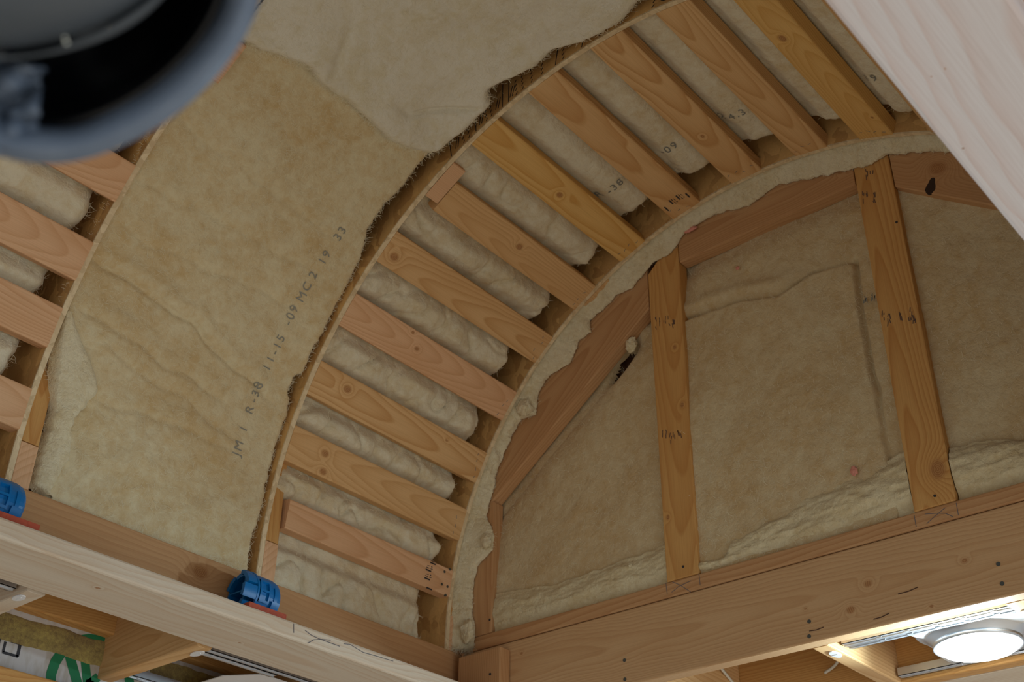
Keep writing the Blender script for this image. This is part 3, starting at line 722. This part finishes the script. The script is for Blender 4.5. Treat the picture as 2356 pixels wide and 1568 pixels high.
pl3, _ = wall_lumber('sloping_plate', [(.7935, 1.865), (.7935, 1.978), (.74, 1.985), (.18, 1.545), (.18, 1.380)], .038, rnd_wood('brown', ((-.19, -.005, .02),), contrast=.6), 'sloping plate with a black knot hole falling right from the tallest stud', 'plate', (-.785, -.62))
M_HOLE = simple('knot_hole', (.03, .012, .006))
kh = onX(2142, 428, XW)
kv, kf = prism([(.011*math.cos(a)*(1+.25*math.sin(3*a)), .022*math.sin(a)) for a in np.linspace(0, 2*PI, 15)[:-1]], -.004, .0008, 2)
o = mesh_obj('knot_hole', kv, [tuple(reversed(f)) for f in kf], M_HOLE, pl3, M=frame(kh, (0, .92, .39), (-1, 0, 0))); o['label'] = 'black knot hole'
bp_ = board('bottom_plate', (XW, 2.128, 1.0510), (XW, .06, 1.0510), (-1, 0, 0), .0362, .089, rnd_wood('brown', freq=120)); tag(bp_, 'bottom plate of the end wall lying on the header, marked with pencil crosses', 'plate')
TONES['header'] = ((.64, .41, .21), (.48, .25, .10))
hd = board('header_beam', (XW, 2.108, .9442), (XW, .06, .9442), (-1, 0, 0), .174, .038, wood('header', [(2.108-onX(a, b_, 2.26).y, onX(a, b_, 2.26).z-.9442, r_) for a, b_, r_ in ((2219, 1289, .006), (1997, 1342, .008), (1957, 1402, .009), (1853, 1400, .003), (2143, 1394, .004), (1200, 1502, .004))], pith=(.02, -.085), tilt=(.02, .015), freq=250, contrast=.62, warp=.008)); tag(hd, 'deep header beam under the end wall, knotty face with round nail heads', 'beam')
for px_, py_ in ((2297, 1297), (2306, 1342), (1862, 1429), (1862, 1463), (1437, 1518), (1438, 1562)):
    disc('nail_head', onX(px_, py_, XW), (-1, 0, 0), .0042, M_NAIL, hd)
for px_, py_, par in ((1572, 1303, stud1), (2151, 1140, stud2), (2063, 511, stud2), (1127, 1425, corner)):
    disc('nail_head', onX(px_, py_, XW), (-1, 0, 0), .0030, M_INK, par)
# check marks (splits) in the header and pencil crosses on the plate
M_SPLIT = simple('dark_split', (.10, .045, .02))
for a_, b_ in (((1862, 1451), (1895, 1442)), ((2010, 1424), (2046, 1410)), ((2066, 1366), (2112, 1350))):
    bar_mark('split', [onX(*a_, XW), onX((a_[0]+b_[0])/2, (a_[1]+b_[1])/2+2, XW), onX(*b_, XW)], .002, (-1, 0, 0), M_SPLIT, hd)
def pix_strokes(name, strokes_, X, par, mat, wd=.0014):
    vs, fs = [], []
    for s_ in strokes_:
        pts = [onX(a, b_, X-.0006) for a, b_ in s_]
        for p, q in zip(pts, pts[1:]):
            d = (q-p).normalized(); sd = Vector((1, 0, 0)).cross(d)*wd/2; k = len(vs)
            vs += [p-sd, q-sd, q+sd, p+sd]; fs.append((k, k+1, k+2, k+3))
    return joined(mesh_obj(name, vs, fs, mat, par))
pix_strokes('pencil_mark', [[(1532, 1340), (1535, 1366)], [(1545, 1362), (1562, 1348), (1590, 1335)], [(1547, 1338), (1565, 1345), (1589, 1361)], [(1608, 1318), (1611, 1346)]], XW, bp_, M_PENCIL)
pix_strokes('pencil_mark', [[(2103, 1184), (2108, 1211)], [(2132, 1204), (2152, 1186), (2175, 1167)], [(2128, 1182), (2155, 1180), (2175, 1180), (2193, 1188)], [(2200, 1156), (2205, 1184)]], XW, bp_, M_PENCIL)
def smudges(par, spots, mat, X=XW):
    vs, fs = [], []
    for cx, cy, w_, h_ in spots:
        for q in range(5):
            a = (cx+random.uniform(-w_, w_), cy+random.uniform(-h_, h_)); b_ = (a[0]+random.uniform(-2, 3), a[1]+random.uniform(5, 13))
            p, r_ = onX(*a, X-.0006), onX(*b_, X-.0006); d = (r_-p).normalized(); sd = Vector((1, 0, 0)).cross(d)*.0011; k = len(vs)
            vs += [p-sd, r_-sd, r_+sd, p+sd]; fs.append((k, k+1, k+2, k+3))
    o = joined(mesh_obj('mill_stamp', vs, fs, mat, par)); o['label'] = 'faded black mill stamp'
M_STAMP = simple('faded_stamp', (.16, .09, .06))
smudges(stud1, ((1512, 740, 6, 14), (1533, 735, 6, 14), (1550, 745, 5, 12), (1528, 1000, 6, 14), (1548, 1002, 6, 14), (1562, 1000, 4, 12)), M_STAMP)
smudges(stud2, ((2030, 722, 4, 8), (2045, 730, 5, 10), (2070, 725, 5, 10), (2098, 720, 8, 16), (2104, 728, 6, 14), (2012, 450, 6, 12), (1990, 450, 6, 10), (2000, 395, 10, 8)), M_STAMP)
smudges(bB, ((1991, 682, 3, 8), (2008, 680, 5, 9)), M_GREYINK, 2.272)
# post scabbed to the header at the corner
ps = board('corner_post', (2.2215, 2.018, -1.6), (2.2215, 2.018, 1.008), (-1, 0, 0), .139, .0378, rnd_wood('brown', ((2.52, .0, .006),), contrast=.7, freq=160)); tag(ps, 'upright post in the corner where header and side beam meet', 'post')
disc('nail_head', onX(1128, 1550, 2.2215), (-1, 0, 0), .0034, M_INK, ps)

# ------------------------------------------------------------------ side beam, ledge
sb = board('side_beam', (-2.5, 2.110, .9635), (2.2585, 2.110, .9635), (0, -1, 0), .137, .038, wood('brown', ((3.945, .032, .018), (4.57, .0, .004)), pith=(.0, -.09), tilt=(.012, .006), freq=120, contrast=.5, blotch=.5)); tag(sb, 'brown side beam that carries the feet of the vault ribs', 'beam')
disc('nail_head', (1.003, 2.110, 1.018), (0, -1, 0), .004, M_NAIL, sb)
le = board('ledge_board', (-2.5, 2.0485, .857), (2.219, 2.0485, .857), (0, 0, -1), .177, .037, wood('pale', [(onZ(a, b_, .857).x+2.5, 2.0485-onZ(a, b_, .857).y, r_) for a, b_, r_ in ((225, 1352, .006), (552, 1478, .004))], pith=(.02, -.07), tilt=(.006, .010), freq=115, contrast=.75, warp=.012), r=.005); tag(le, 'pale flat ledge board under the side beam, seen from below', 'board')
vs, fs = [], []
for s_ in (((676, 1434), (676, 1455)), ((702, 1449), (716, 1460), (738, 1470), (782, 1486)), ((708, 1479), (722, 1471), (740, 1470), (761, 1472)), ((791, 1480), (806, 1482), (836, 1500), (858, 1506), (905, 1520))):
    pts = []
    for a_, b_ in s_: r_ = ray(a_, b_); pts.append(r_*(1.9594/r_.y))
    for p, q in zip(pts, pts[1:]):
        d = (q-p).normalized(); sd = Vector((0, 1, 0)).cross(d)*.0009; k = len(vs)
        vs += [p-sd, q-sd, q+sd, p+sd]; fs.append((k, k+1, k+2, k+3))
joined(mesh_obj('pencil_mark', vs, fs, M_PENCIL, le))
# right-hand counterpart ledge, close to the camera
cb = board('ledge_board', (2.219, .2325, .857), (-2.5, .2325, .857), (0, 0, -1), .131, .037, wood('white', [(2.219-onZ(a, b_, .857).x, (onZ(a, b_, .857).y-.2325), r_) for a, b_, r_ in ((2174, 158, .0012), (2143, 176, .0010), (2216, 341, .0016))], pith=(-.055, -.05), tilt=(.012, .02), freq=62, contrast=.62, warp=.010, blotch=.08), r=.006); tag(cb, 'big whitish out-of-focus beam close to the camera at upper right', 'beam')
sb2 = board('side_beam', (2.2585, .1735, .9635), (-2.5, .1735, .9635), (0, 1, 0), .137, .038, rnd_wood('brown')); tag(sb2, 'second side beam above the close whitish beam, hidden from view', 'beam')

# blue outlet boxes lying on the ledge, with red-painted strips
M_BLUE, nt, b = new_mat('blue_plastic', .38); b.inputs['Base Color'].default_value = (.0, .165, .46, 1); b.inputs['Specular IOR Level'].default_value = .5
M_RED = osb('red_painted_chipboard', (.52, .10, .045), (.34, .05, .02), 3)
def blue_box(x0, y, z, label, first):
    e = empty('junction_box', (x0, y, z), label, 'electrical box', 'blue junction boxes on the ledge')
    R, Lx = .047, .070; n = 40
    def cyl_shell(r0, r1, xa, xb, a0=0, a1=360):
        full = a1-a0 >= 360; m = n if full else 14; vs, fs = [], []
        for k in range(m + (0 if full else 1)):
            a = math.radians(a0+(a1-a0)*k/m)
            for (xx, rr) in ((xa, r1), (xb, r1), (xb, r0), (xa, r0)): vs.append((xx, y+rr*math.cos(a), z+rr*math.sin(a)))
        cnt = m if full else m
        for k in range(cnt):
            i, j = 4*k, 4*((k+1) % m if full else k+1)
            for q in range(4): fs.append((i+q, i+(q+1) % 4, j+(q+1) % 4, j+q))
        if not full: fs += [(3, 2, 1, 0), tuple(4*m+q for q in range(4))]
        return vs, fs
    # domed barrel
    prof = [(0, R), (.004, R+.0012), (.05, R+.001), (.062, R-.002), (.068, R-.008), (.070, R-.016), (.0705, 0.002)]
    vs, fs = [], []
    for px_, pr in prof:
        for k in range(n): a = 2*PI*k/n; vs.append((x0+px_, y+pr*math.cos(a), z+pr*math.sin(a)))
    for i in range(len(prof)-1):
        for k in range(n): fs.append((i*n+k, i*n+(k+1) % n, (i+1)*n+(k+1) % n, (i+1)*n+k))
    k0 = len(vs); 
    for px_, pr in [(0, R-.003), (.060, R-.004), (.062, .002)]:
        for k in range(n): a = 2*PI*k/n; vs.append((x0+px_, y+pr*math.cos(a), z+pr*math.sin(a)))
    for i in range(2):
        for k in range(n): fs.append((k0+i*n+(k+1) % n, k0+i*n+k, k0+(i+1)*n+k, k0+(i+1)*n+(k+1) % n))
    for k in range(n): fs.append(((k+1) % n, k, k0+k, k0+(k+1) % n))
    mesh_obj('barrel', vs, fs, M_BLUE, e, smooth=False)
    # toothed collar at the open end
    parts = []
    for a0, a1, dl in ((95, 125, .016), (130, 165, .026), (172, 205, .036), (215, 250, .030), (255, 300, .022), (20, 60, .010), (62, 90, .006)):
        parts.append(cyl_shell(R-.006, R+.003, x0-dl, x0+.003, a0, a1))
    parts.append(cyl_shell(R-.001, R+.004, x0-.002, x0+.003))
    mesh_obj('toothed_collar', *join(*parts), M_BLUE, e)
    # recessed clamp frames on the side facing the room
    def pad(xa, xb, a0, a1, r0, r1): return cyl_shell(r0, r1, x0+xa, x0+xb, a0, a1)
    mesh_obj('clamp_frame', *join(pad(.004, .030, 150, 156, R, R+.006), pad(.004, .030, 176, 181, R, R+.006), pad(.004, .030, 200, 206, R, R+.006), pad(.027, .031, 150, 206, R, R+.006), pad(.004, .008, 150, 206, R, R+.006)), M_BLUE, e)
    mesh_obj('screw_boss', *join(pad(.038, .058, 196, 216, R, R+.007), pad(.044, .052, 160, 196, R, R+.003)), M_BLUE, e)
    # back wall with knock-out ribs seen through the mouth
    mesh_obj('inner_rib', *join(box((x0+.0, y-.002, z-R+.005), (x0+.05, y+.002, z+R-.005)), box((x0-.004, y-R+.006, z+.008), (x0+.03, y+R-.006, z+.011))), M_BLUE, e)
    return e
blue_box(1.522, 2.056, .955, 'blue round plastic electrical box on the ledge below the middle rib', True)
blue_box(.920, 2.056, .955, 'blue round plastic electrical box cut off by the left edge of the photo', False)
def red_strip(x0, x1, label):
    vs, fs = box((x0, 1.968, .8945), (x1, 1.992, .9065)); o = mesh_obj('painted_strip', vs, fs, M_RED); tag(o, label, 'strip', 'red strips on the ledge')
red_strip(1.475, 1.572, 'short red-painted wood strip in front of the blue box at lower centre left')
red_strip(.86, 1.0, 'short red-painted wood strip at the left edge of the photo')

# ------------------------------------------------------------------ left soffit: joists, wall sheathing, boards
GJ = 'soffit joists beside the ledge'
for x, lab in ((1.115, 'left soffit joist with a pencilled tick beside the pale ledge'), (1.5095, 'soffit joist in the middle of the lower left bay'), (.72, 'soffit joist beyond the left edge'), (1.915, 'soffit joist hidden behind the ledge at lower centre')):
    o = board('soffit_joist', (x, 2.1490, .8572), (x, 2.508, .8572), (0, 0, -1), .038, .14, rnd_wood('pale' if x < 1.2 else 'fir', freq=120)); tag(o, lab, 'joist', GJ)
m_sh, nt, b = new_mat('coated_sheathing', .6)
tc = N(nt, 'ShaderNodeTexCoord'); mp = N(nt, 'ShaderNodeMapping'); mp.inputs['Scale'].default_value = (40, 40, 12); nt.links.new(tc.outputs['Object'], mp.inputs[0])
nz = N(nt, 'ShaderNodeTexNoise'); nt.links.new(mp.outputs[0], nz.inputs['Vector']); nz.inputs['Scale'].default_value = 1; nz.inputs['Detail'].default_value = 5
nt.links.new(mixc(nt, mth(nt, 'MULTIPLY', mth(nt, 'SUBTRACT', nz.outputs['Fac'], .45), 4, clamp=True), (.62, .60, .58), (.42, .36, .27)), b.inputs['Base Color'])
wl = structure('wall_left', box((-2.6, 2.509, .45), (3.6, 2.521, 1.155)), m_sh, 'white-coated wall sheathing behind the lower left soffit bays')
m_foam = fiberglass('yellow_foam', (.48, .38, .12), (.24, .17, .07), .45, 3.0)
vs, fs = [], []; nx, nz_ = 160, 16
for j in range(nz_):
    for k in range(nx):
        x = .70+(1.90-.70)*k/(nx-1); v = j/(nz_-1)
        z = .884+.007*ns(x*9, 1, 1)+.004*ns(x*30, 1, 1)+(.058+.006*ns(x*7, 5, 1))*v
        vs.append((x, 2.5085-.007*math.sin(PI*v)**.5*(1+.5*ns(x*25, v*4, 2)), z))
for j in range(nz_-1):
    for k in range(nx-1): i = j*nx+k; fs.append((i, i+1, i+nx+1, i+nx))
fo = mesh_obj('sealant_band', vs, fs, m_foam, smooth=True); tag(fo, 'mustard yellow spray foam band smeared along the white wall sheathing', 'sealant')
for xa, xb, lab in ((.74, 1.095, 'left'), (1.1345, 1.490, 'middle'), (1.529, 1.895, 'right')):
    o = board('cleat_board', (xa, 2.490, .951), (xb, 2.490, .951), (0, 0, -1), .036, .20, rnd_wood('orange')); tag(o, 'orange-brown cleat board on the wall above the foam, %s soffit bay' % lab, 'board', 'upper wall cleats')
o = board('wall_ledger', (-2.5, 2.470, .772), (3.4, 2.470, .772), (0, -1, 0), .089, .038, rnd_wood('orange')); tag(o, 'orange ledger board along the wall at the bottom left corner of the photo', 'board')
# green emblem and a black printed character on the sheathing
M_GREEN = simple('green_ink', (.012, .20, .075)); M_BLK = simple('black_print', (.04, .04, .045))
def flat_print(name, polys, mat, par):
    vs, fs = [], []
    for poly in polys:
        k = len(vs); vs += [(x, 2.5082, z) for x, z in poly]; fs.append(tuple(range(k, k+len(poly))))
    return joined(mesh_obj(name, vs, fs, mat, par))
ex, ez = 1.478, .842
ringp = []
for k in range(24):
    a, b_ = math.radians(0+360*k/24), math.radians(360*(k+1)/24)
    ringp.append([(ex+.112*math.cos(a), ez+.112*math.sin(a)), (ex+.112*math.cos(b_), ez+.112*math.sin(b_)), (ex+.088*math.cos(b_), ez+.088*math.sin(b_)), (ex+.088*math.cos(a), ez+.088*math.sin(a))])
def bar2(x0, z0, x1, z1, w_):
    d = Vector((x1-x0, z1-z0)).normalized(); s_ = Vector((-d.y, d.x))*w_/2; return [(x0-s_.x, z0-s_.y), (x1-s_.x, z1-s_.y), (x1+s_.x, z1+s_.y), (x0+s_.x, z0+s_.y)]
ringp += [bar2(1.412, .890, 1.478, .780, .024), bar2(1.452, .888, 1.470, .838, .022), bar2(1.470, .838, 1.492, .862, .020), bar2(1.474, .775, 1.474, .850, .02), bar2(1.40, .79, 1.44, .75, .02)]
emb = flat_print('printed_emblem', [p for p in ringp if min(q[1] for q in p) > .70], M_GREEN, wl); emb['label'] = 'green round emblem print'
let = [bar2(1.258, .858, 1.258, .880, .006), bar2(1.256, .857, 1.293, .857, .006), bar2(1.292, .856, 1.292, .884, .007), bar2(1.270, .884, 1.294, .884, .005), bar2(1.244, .872, 1.244, .884, .006)]
flat_print('printed_character', let, M_BLK, wl)['label'] = 'part of a black printed letter'

# ------------------------------------------------------------------ far soffit beyond the header and its ceiling lights
for y, lab in ((1.1435, 'joist beyond the header, left of the lit lamp, underside glaring white'), (.737, 'joist running back from the header above the right end of the lamp'), (1.55, 'joist running back from the header, behind the middle of the beam')):
    o = board('soffit_joist', (2.2990, y, .8572), (2.6285, y, .8572), (0, 0, -1), .038, .14, rnd_wood('fir', freq=120)); tag(o, lab, 'joist', 'joists beyond the header')
o = board('rim_board', (2.630, 2.35, .945), (2.630, .0, .945), (-1, 0, 0), .176, .038, rnd_wood('orange')); tag(o, 'brown rim board closing the far ends of the joists beyond the header', 'board')
o = board('ledge_board', (2.765, 2.35, .857), (2.765, .0, .857), (0, 0, -1), .19, .037, rnd_wood('pale', freq=110)); tag(o, 'pale ledge board in the bottom right corner beyond the lamp', 'board')
# lower strip: orange
M_WHITE = simple('white_enamel', (.80, .80, .79), .45); M_CABLE = simple('cream_cable', (.70, .66, .55), .5)
M_LENS = simple('glowing_lens', (.9, .9, .9), .3, emit=((.93, .97, 1.0), 22.0))
M_TRIM = simple('satin_reflector', (.66, .68, .70), .32, .75)
def rev(prof, c, n=48):
    vs, fs = [], []
    for r, z in prof:
        for k in range(n): a = 2*PI*k/n; vs.append((c[0]+r*math.cos(a), c[1]+r*math.sin(a), c[2]+z))
    for i in range(len(prof)-1):
        for k in range(n): fs.append((i*n+k, i*n+(k+1) % n, (i+1)*n+(k+1) % n, (i+1)*n+k))
    return vs, fs
def hanger(x0, x1, y0, y1, z, axis, slots=True):
    """galvanised C-shaped telescoping hanger bar with an end foot"""
    parts = []
    if axis == 'y':
        parts += [box((x0, y0, z), (x1, y1, z+.0012)), box((x0, y0, z), (x0+.0015, y1, z+.018)), box((x1-.0015, y0, z), (x1, y1, z+.018)), box(((x0+x1)/2-.001, y0, z-.002), ((x0+x1)/2+.001, y1, z+.002))]
        if slots:
            k = y0+.03
            while k < y1-.03: parts.append(box((x0+.006, k, z-.0016), (x0+.012, k+.012, z+.0001))); k += .06
    else:
        parts += [box((x0, y0, z), (x1, y1, z+.0012)), box((x0, y0, z), (x1, y0+.0015, z+.018)), box((x0, y1-.0015, z), (x1, y1, z+.018)), box((x0, (y0+y1)/2-.001, z-.002), (x1, (y0+y1)/2+.001, z+.002))]
        if slots:
            k = x0+.03
            while k < x1-.03: parts.append(box((k, y0+.006, z-.0016), (k+.012, y0+.012, z+.0001))); k += .06
    return join(*parts)
lc = Vector((2.492, .890, .857))
L1 = empty('recessed_light', lc, 'lit round recessed ceiling light behind the header at lower right', 'light', 'recessed ceiling lights')
lens = rev([(.083, .004), (.081, -.004), (.070, -.011), (.045, -.016), (.02, -.018), (.001, -.0185)], lc); mesh_obj('lens', *lens, M_LENS, L1, smooth=True)['label'] = 'glowing white lens'
mesh_obj('lens_ring', *rev([(.083, .006), (.0865, -.002), (.089, -.0015), (.089, .010), (.083, .012)], lc), M_STEEL, L1, smooth=True)
mesh_obj('reflector_trim', *rev([(.089, .008), (.094, .016), (.104, .026), (.118, .034), (.121, .034), (.121, .0365), (.100, .0365)], lc), M_TRIM, L1, smooth=True)
pan = join(box((2.398, .765, .896), (2.628, 1.012, .8975)), box((2.398, .765, .896), (2.400, 1.012, .905)))
mesh_obj('mounting_pan', *pan, M_STEEL, L1)
for wing in ([(2.392, .972), (2.392, 1.00), (2.43, .985), (2.47, .968), (2.40, .93)], [(2.392, .80), (2.392, .775), (2.46, .755), (2.48, .80), (2.40, .83)]):
    mesh_obj('pan_wing', *prism(wing, .878, .8795, 2), M_WHITE, L1)['label'] = 'white wing of the mounting pan'
mesh_obj('housing_can', *rev([(.095, .039), (.095, .14), (.001, .141)], lc), M_STEEL, L1, smooth=True)
mesh_obj('wiring_box', *box((2.535, .80, .875), (2.625, 1.0, .960)), M_WHITE, L1)['label'] = 'white wiring box beside the can'
HB1 = mesh_obj('hanger_bar', *hanger(2.345, 2.368, .762, 1.118, .870, 'y'), M_STEEL, L1)
mesh_obj('hanger_bar', *hanger(2.369, 2.392, .765, 1.118, .872, 'y'), M_STEEL, L1)
mesh_obj('hanger_bar', *hanger(2.604, 2.627, .765, 1.118, .868, 'y'), M_STEEL, L1)
def foot_tab(c, rx, ry, par, tilt=0):
    n = 20; pl = [(c[0]+rx*math.cos(2*PI*k/n), c[1]+ry*math.sin(2*PI*k/n)) for k in range(n)]
    vs, fs = prism(pl, .8545, .8568, 2); o1 = join((vs, [tuple(reversed(f)) for f in fs]), box((c[0]-rx*.1, c[1]-ry*.5, .853), (c[0]+rx*.12, c[1]+ry*.4, .8546)))
    return mesh_obj('hanger_foot', *o1, M_WHITE, par)
foot_tab((2.366, .738), .020, .015, HB1); foot_tab((2.355, 1.139), .022, .010, HB1)
lamp = bpy.data.lights.new('ceiling_lamp_light', 'SPOT'); lamp.spot_size = 2.9; lamp.spot_blend = 1.0; lamp.energy = 26; lamp.shadow_soft_size = .03; lamp.color = (.66, .86, 1)
lo = bpy.data.objects.new('ceiling_lamp_light', lamp); C.objects.link(lo); lo.location = (lc.x, lc.y, lc.z-.09+H); lo.rotation_euler = Vector((-.85, .12, .1)).to_track_quat('-Z', 'Y').to_euler()
# second light, in the lower-left soffit
l2 = Vector((1.76, 2.34, .857))
L2 = empty('recessed_light', l2, 'recessed ceiling light frame under the pale ledge at lower left, mostly below the photo', 'light', 'recessed ceiling lights')
HB2 = mesh_obj('hanger_bar', *hanger(1.535, 1.890, 2.174, 2.192, .868, 'x'), M_STEEL, L2)
mesh_obj('hanger_bar', *hanger(1.535, 1.745, 2.194, 2.216, .867, 'x'), M_STEEL, L2)
mesh_obj('hanger_bar', *hanger(1.535, 1.890, 2.455, 2.478, .868, 'x'), M_STEEL, L2)
mesh_obj('mounting_pan', *prism([(1.69, 2.32), (1.69, 2.45), (1.86, 2.45), (1.86, 2.24), (1.74, 2.24)], .876, .878, 2), M_WHITE, L2)
mesh_obj('reflector_trim', *rev([(.075, .0), (.080, .0), (.098, .018), (.075, .018)], Vector((1.80, 2.405, .86))), M_TRIM, L2, smooth=True)
mesh_obj('lens', *rev([(.075, .004), (.001, .002)], Vector((1.80, 2.405, .86))), M_WHITE, L2, smooth=True)
foot_tab((1.520, 2.185), .010, .022, HB2)
L3 = empty('recessed_light', (.95, 2.34, .857), 'recessed light bracket end at the left edge under the pale ledge', 'light', 'recessed ceiling lights')
HB3 = mesh_obj('hanger_bar', *hanger(.742, 1.090, 2.182, 2.204, .868, 'x'), M_STEEL, L3)
foot_tab((1.104, 2.190), .010, .018, HB3)
# loose cables beyond the header
def cable(pts, label):
    pts = [Vector(p) for p in pts]; sm = []
    for i in range(len(pts)-1):
        p0, p1, p2, p3 = pts[max(i-1, 0)], pts[i], pts[i+1], pts[min(i+2, len(pts)-1)]
        for q in range(6):
            t = q/6; sm.append(.5*((2*p1)+(-p0+p2)*t+(2*p0-5*p1+4*p2-p3)*t*t+(-p0+3*p1-3*p2+p3)*t**3))
    sm.append(pts[-1]); o = mesh_obj('electrical_cable', *tube(sm, .0035, 8), M_CABLE, smooth=True); tag(o, label, 'cable', 'cream electrical cables'); return o
cable([(2.32, 1.50, 1.02), (2.44, 1.505, .97), (2.559, 1.525, .94), (2.62, 1.53, .92)], 'cream cable below the left part of the header, slanting down right')
cable([(2.40, 1.20, 1.0), (2.56, 1.215, .96), (2.61, 1.26, .93), (2.62, 1.30, .915)], 'cream cable behind the joist left of the lit lamp')
cable([(1.60, 2.480, .925), (1.598, 2.478, .90), (1.60, 2.480, .86)], 'short cable end near the metal bar at lower left')

# ------------------------------------------------------------------ dark hood hanging close to the camera
D0 = .45; SC = D0/FPX
def cp(px_, py_, dz=0.0):
    """point near the camera at about D0"""
    k = (D0+dz)/FPX; return right*((px_-1178)*k) + down*((py_-784)*k) + fwd*(D0+dz)
hood = empty('hanging_hood', cp(250, 60), 'blurred black and slate-blue hood hanging close to the camera at upper left', 'hood')
M_RIM, nt, b = new_mat('slate_rubber', .55); 
tc = N(nt, 'ShaderNodeTexCoord'); nz = N(nt, 'ShaderNodeTexNoise'); nz.inputs['Scale'].default_value = 60; nz.inputs['Detail'].default_value = 3; nt.links.new(tc.outputs['Object'], nz.inputs['Vector'])
nt.links.new(mixc(nt, nz.outputs['Fac'], (.085, .125, .19), (.19, .235, .30)), b.inputs['Base Color'])
M_BLACK = simple('black_vinyl', (.006, .007, .009), .32); M_CHAR = simple('charcoal_vinyl', (.07, .085, .10), .42)
def ell(t, a, b_, cx=250, cy=60, ang=-37):
    c_, s_ = math.cos(math.radians(ang)), math.sin(math.radians(ang)); u, v = a*math.cos(t), b_*math.sin(t)
    return cx+u*c_-v*s_, cy+u*s_+v*c_
n = 96
def loop(a, b_, dz, wob=0, sd=0, cx=250, cy=60):
    out = []
    for k in range(n):
        t = 2*PI*k/n; w_ = 1+wob*noise.noise(Vector((math.cos(t)*2, math.sin(t)*2, sd)))
        x, y = ell(t, a*w_, b_*w_, cx, cy); out.append(cp(x, y, dz))
    return out
def loft(loops):
    vs = [p for l in loops for p in l]; fs = []
    for i in range(len(loops)-1):
        for k in range(n): fs.append((i*n+k, i*n+(k+1) % n, (i+1)*n+(k+1) % n, (i+1)*n+k))
    return vs, fs
mesh_obj('rim', *loft([loop(312, 172, .016, .05, 1), loop(326, 188, .003, .05, 1), loop(362, 220, -.005, .02, 1), loop(385, 240, -.003, .02, 1), loop(400, 254, .006, .015, 1), loop(402, 256, .018, .01, 1), loop(392, 248, .028, .01, 1)]), M_RIM, hood, smooth=True)['label'] = 'thick slate-blue rolled rim'
mesh_obj('shell', *loft([loop(392, 248, .027, .01, 1), loop(360, 225, .075), loop(260, 160, .115), loop(120, 80, .13), loop(3, 2, .132)]), M_CHAR, hood, smooth=True)
mesh_obj('lining', *loft([loop(314, 174, .015, .05, 1), loop(306, 168, .024), loop(300, 162, .022), loop(285, 150, .035), loop(240, 130, .07), loop(120, 70, .09), loop(3, 2, .095)]), M_BLACK, hood, smooth=True)['label'] = 'black glossy lining'
# smooth inner lobe
bm = bmesh.new(); bmesh.ops.create_uvsphere(bm, u_segments=40, v_segments=24, radius=1)
vs = [cp(110+v.co.x*(300)+v.co.y*40, -75+v.co.y*(165)-v.co.x*85, -.012+v.co.z*.03) for v in bm.verts]; bm.verts.index_update(); fs = [tuple(q.index for q in f.verts) for f in bm.faces]; bm.free()
mesh_obj('inner_lobe', vs, fs, M_CHAR, hood, smooth=True)['label'] = 'smooth charcoal inner lobe'
pts = [cp(110+math.cos(t)*322+math.sin(t)*40, -72+math.sin(t)*183-math.cos(t)*92, -.018) for t in np.linspace(-.6, 3.7, 50)]
mesh_obj('piping', *tube(pts, [.0012+.0006*math.sin(q*.4) for q in range(50)], 8), M_CHAR, hood, smooth=True)
mesh_obj('rivet', *join(tube([cp(150, 88, -.022), cp(150, 88, -.0185)], .0005, 8), tube([cp(153, 98, -.022), cp(153, 98, -.0185)], .0006, 8)), simple('bright_rivet', (.8, .9, .9), .15, 1), hood)
# wrinkled folds at the left
vs, fs = [], []; a_, c_ = 60, 50
for j in range(c_):
    for k in range(a_):
        u, v = k/(a_-1), j/(c_-1)
        px_ = -200+u*(300-v*20); py_ = 150+v*200
        if u > .75: py_ += 0
        d = .010*noise.fractal(Vector((u*5+v*3, v*6-u*2, 3)), 1, 2, 3)+.012*abs(math.sin(u*7+v*5))
        px_ += 14*noise.noise(Vector((v*4, 1, 1))) - 70*max(0, v-.75)*u
        vs.append(cp(px_, py_, .0+d))
for j in range(c_-1):
    for k in range(a_-1): i = j*a_+k; fs.append((i, i+1, i+a_+1, i+a_))
fold = mesh_obj('folded_cloth', vs, fs, M_RIM, hood, smooth=True); fold['label'] = 'crumpled slate-blue cloth'
md = fold.modifiers.new('thickness', 'SOLIDIFY'); md.thickness = .002
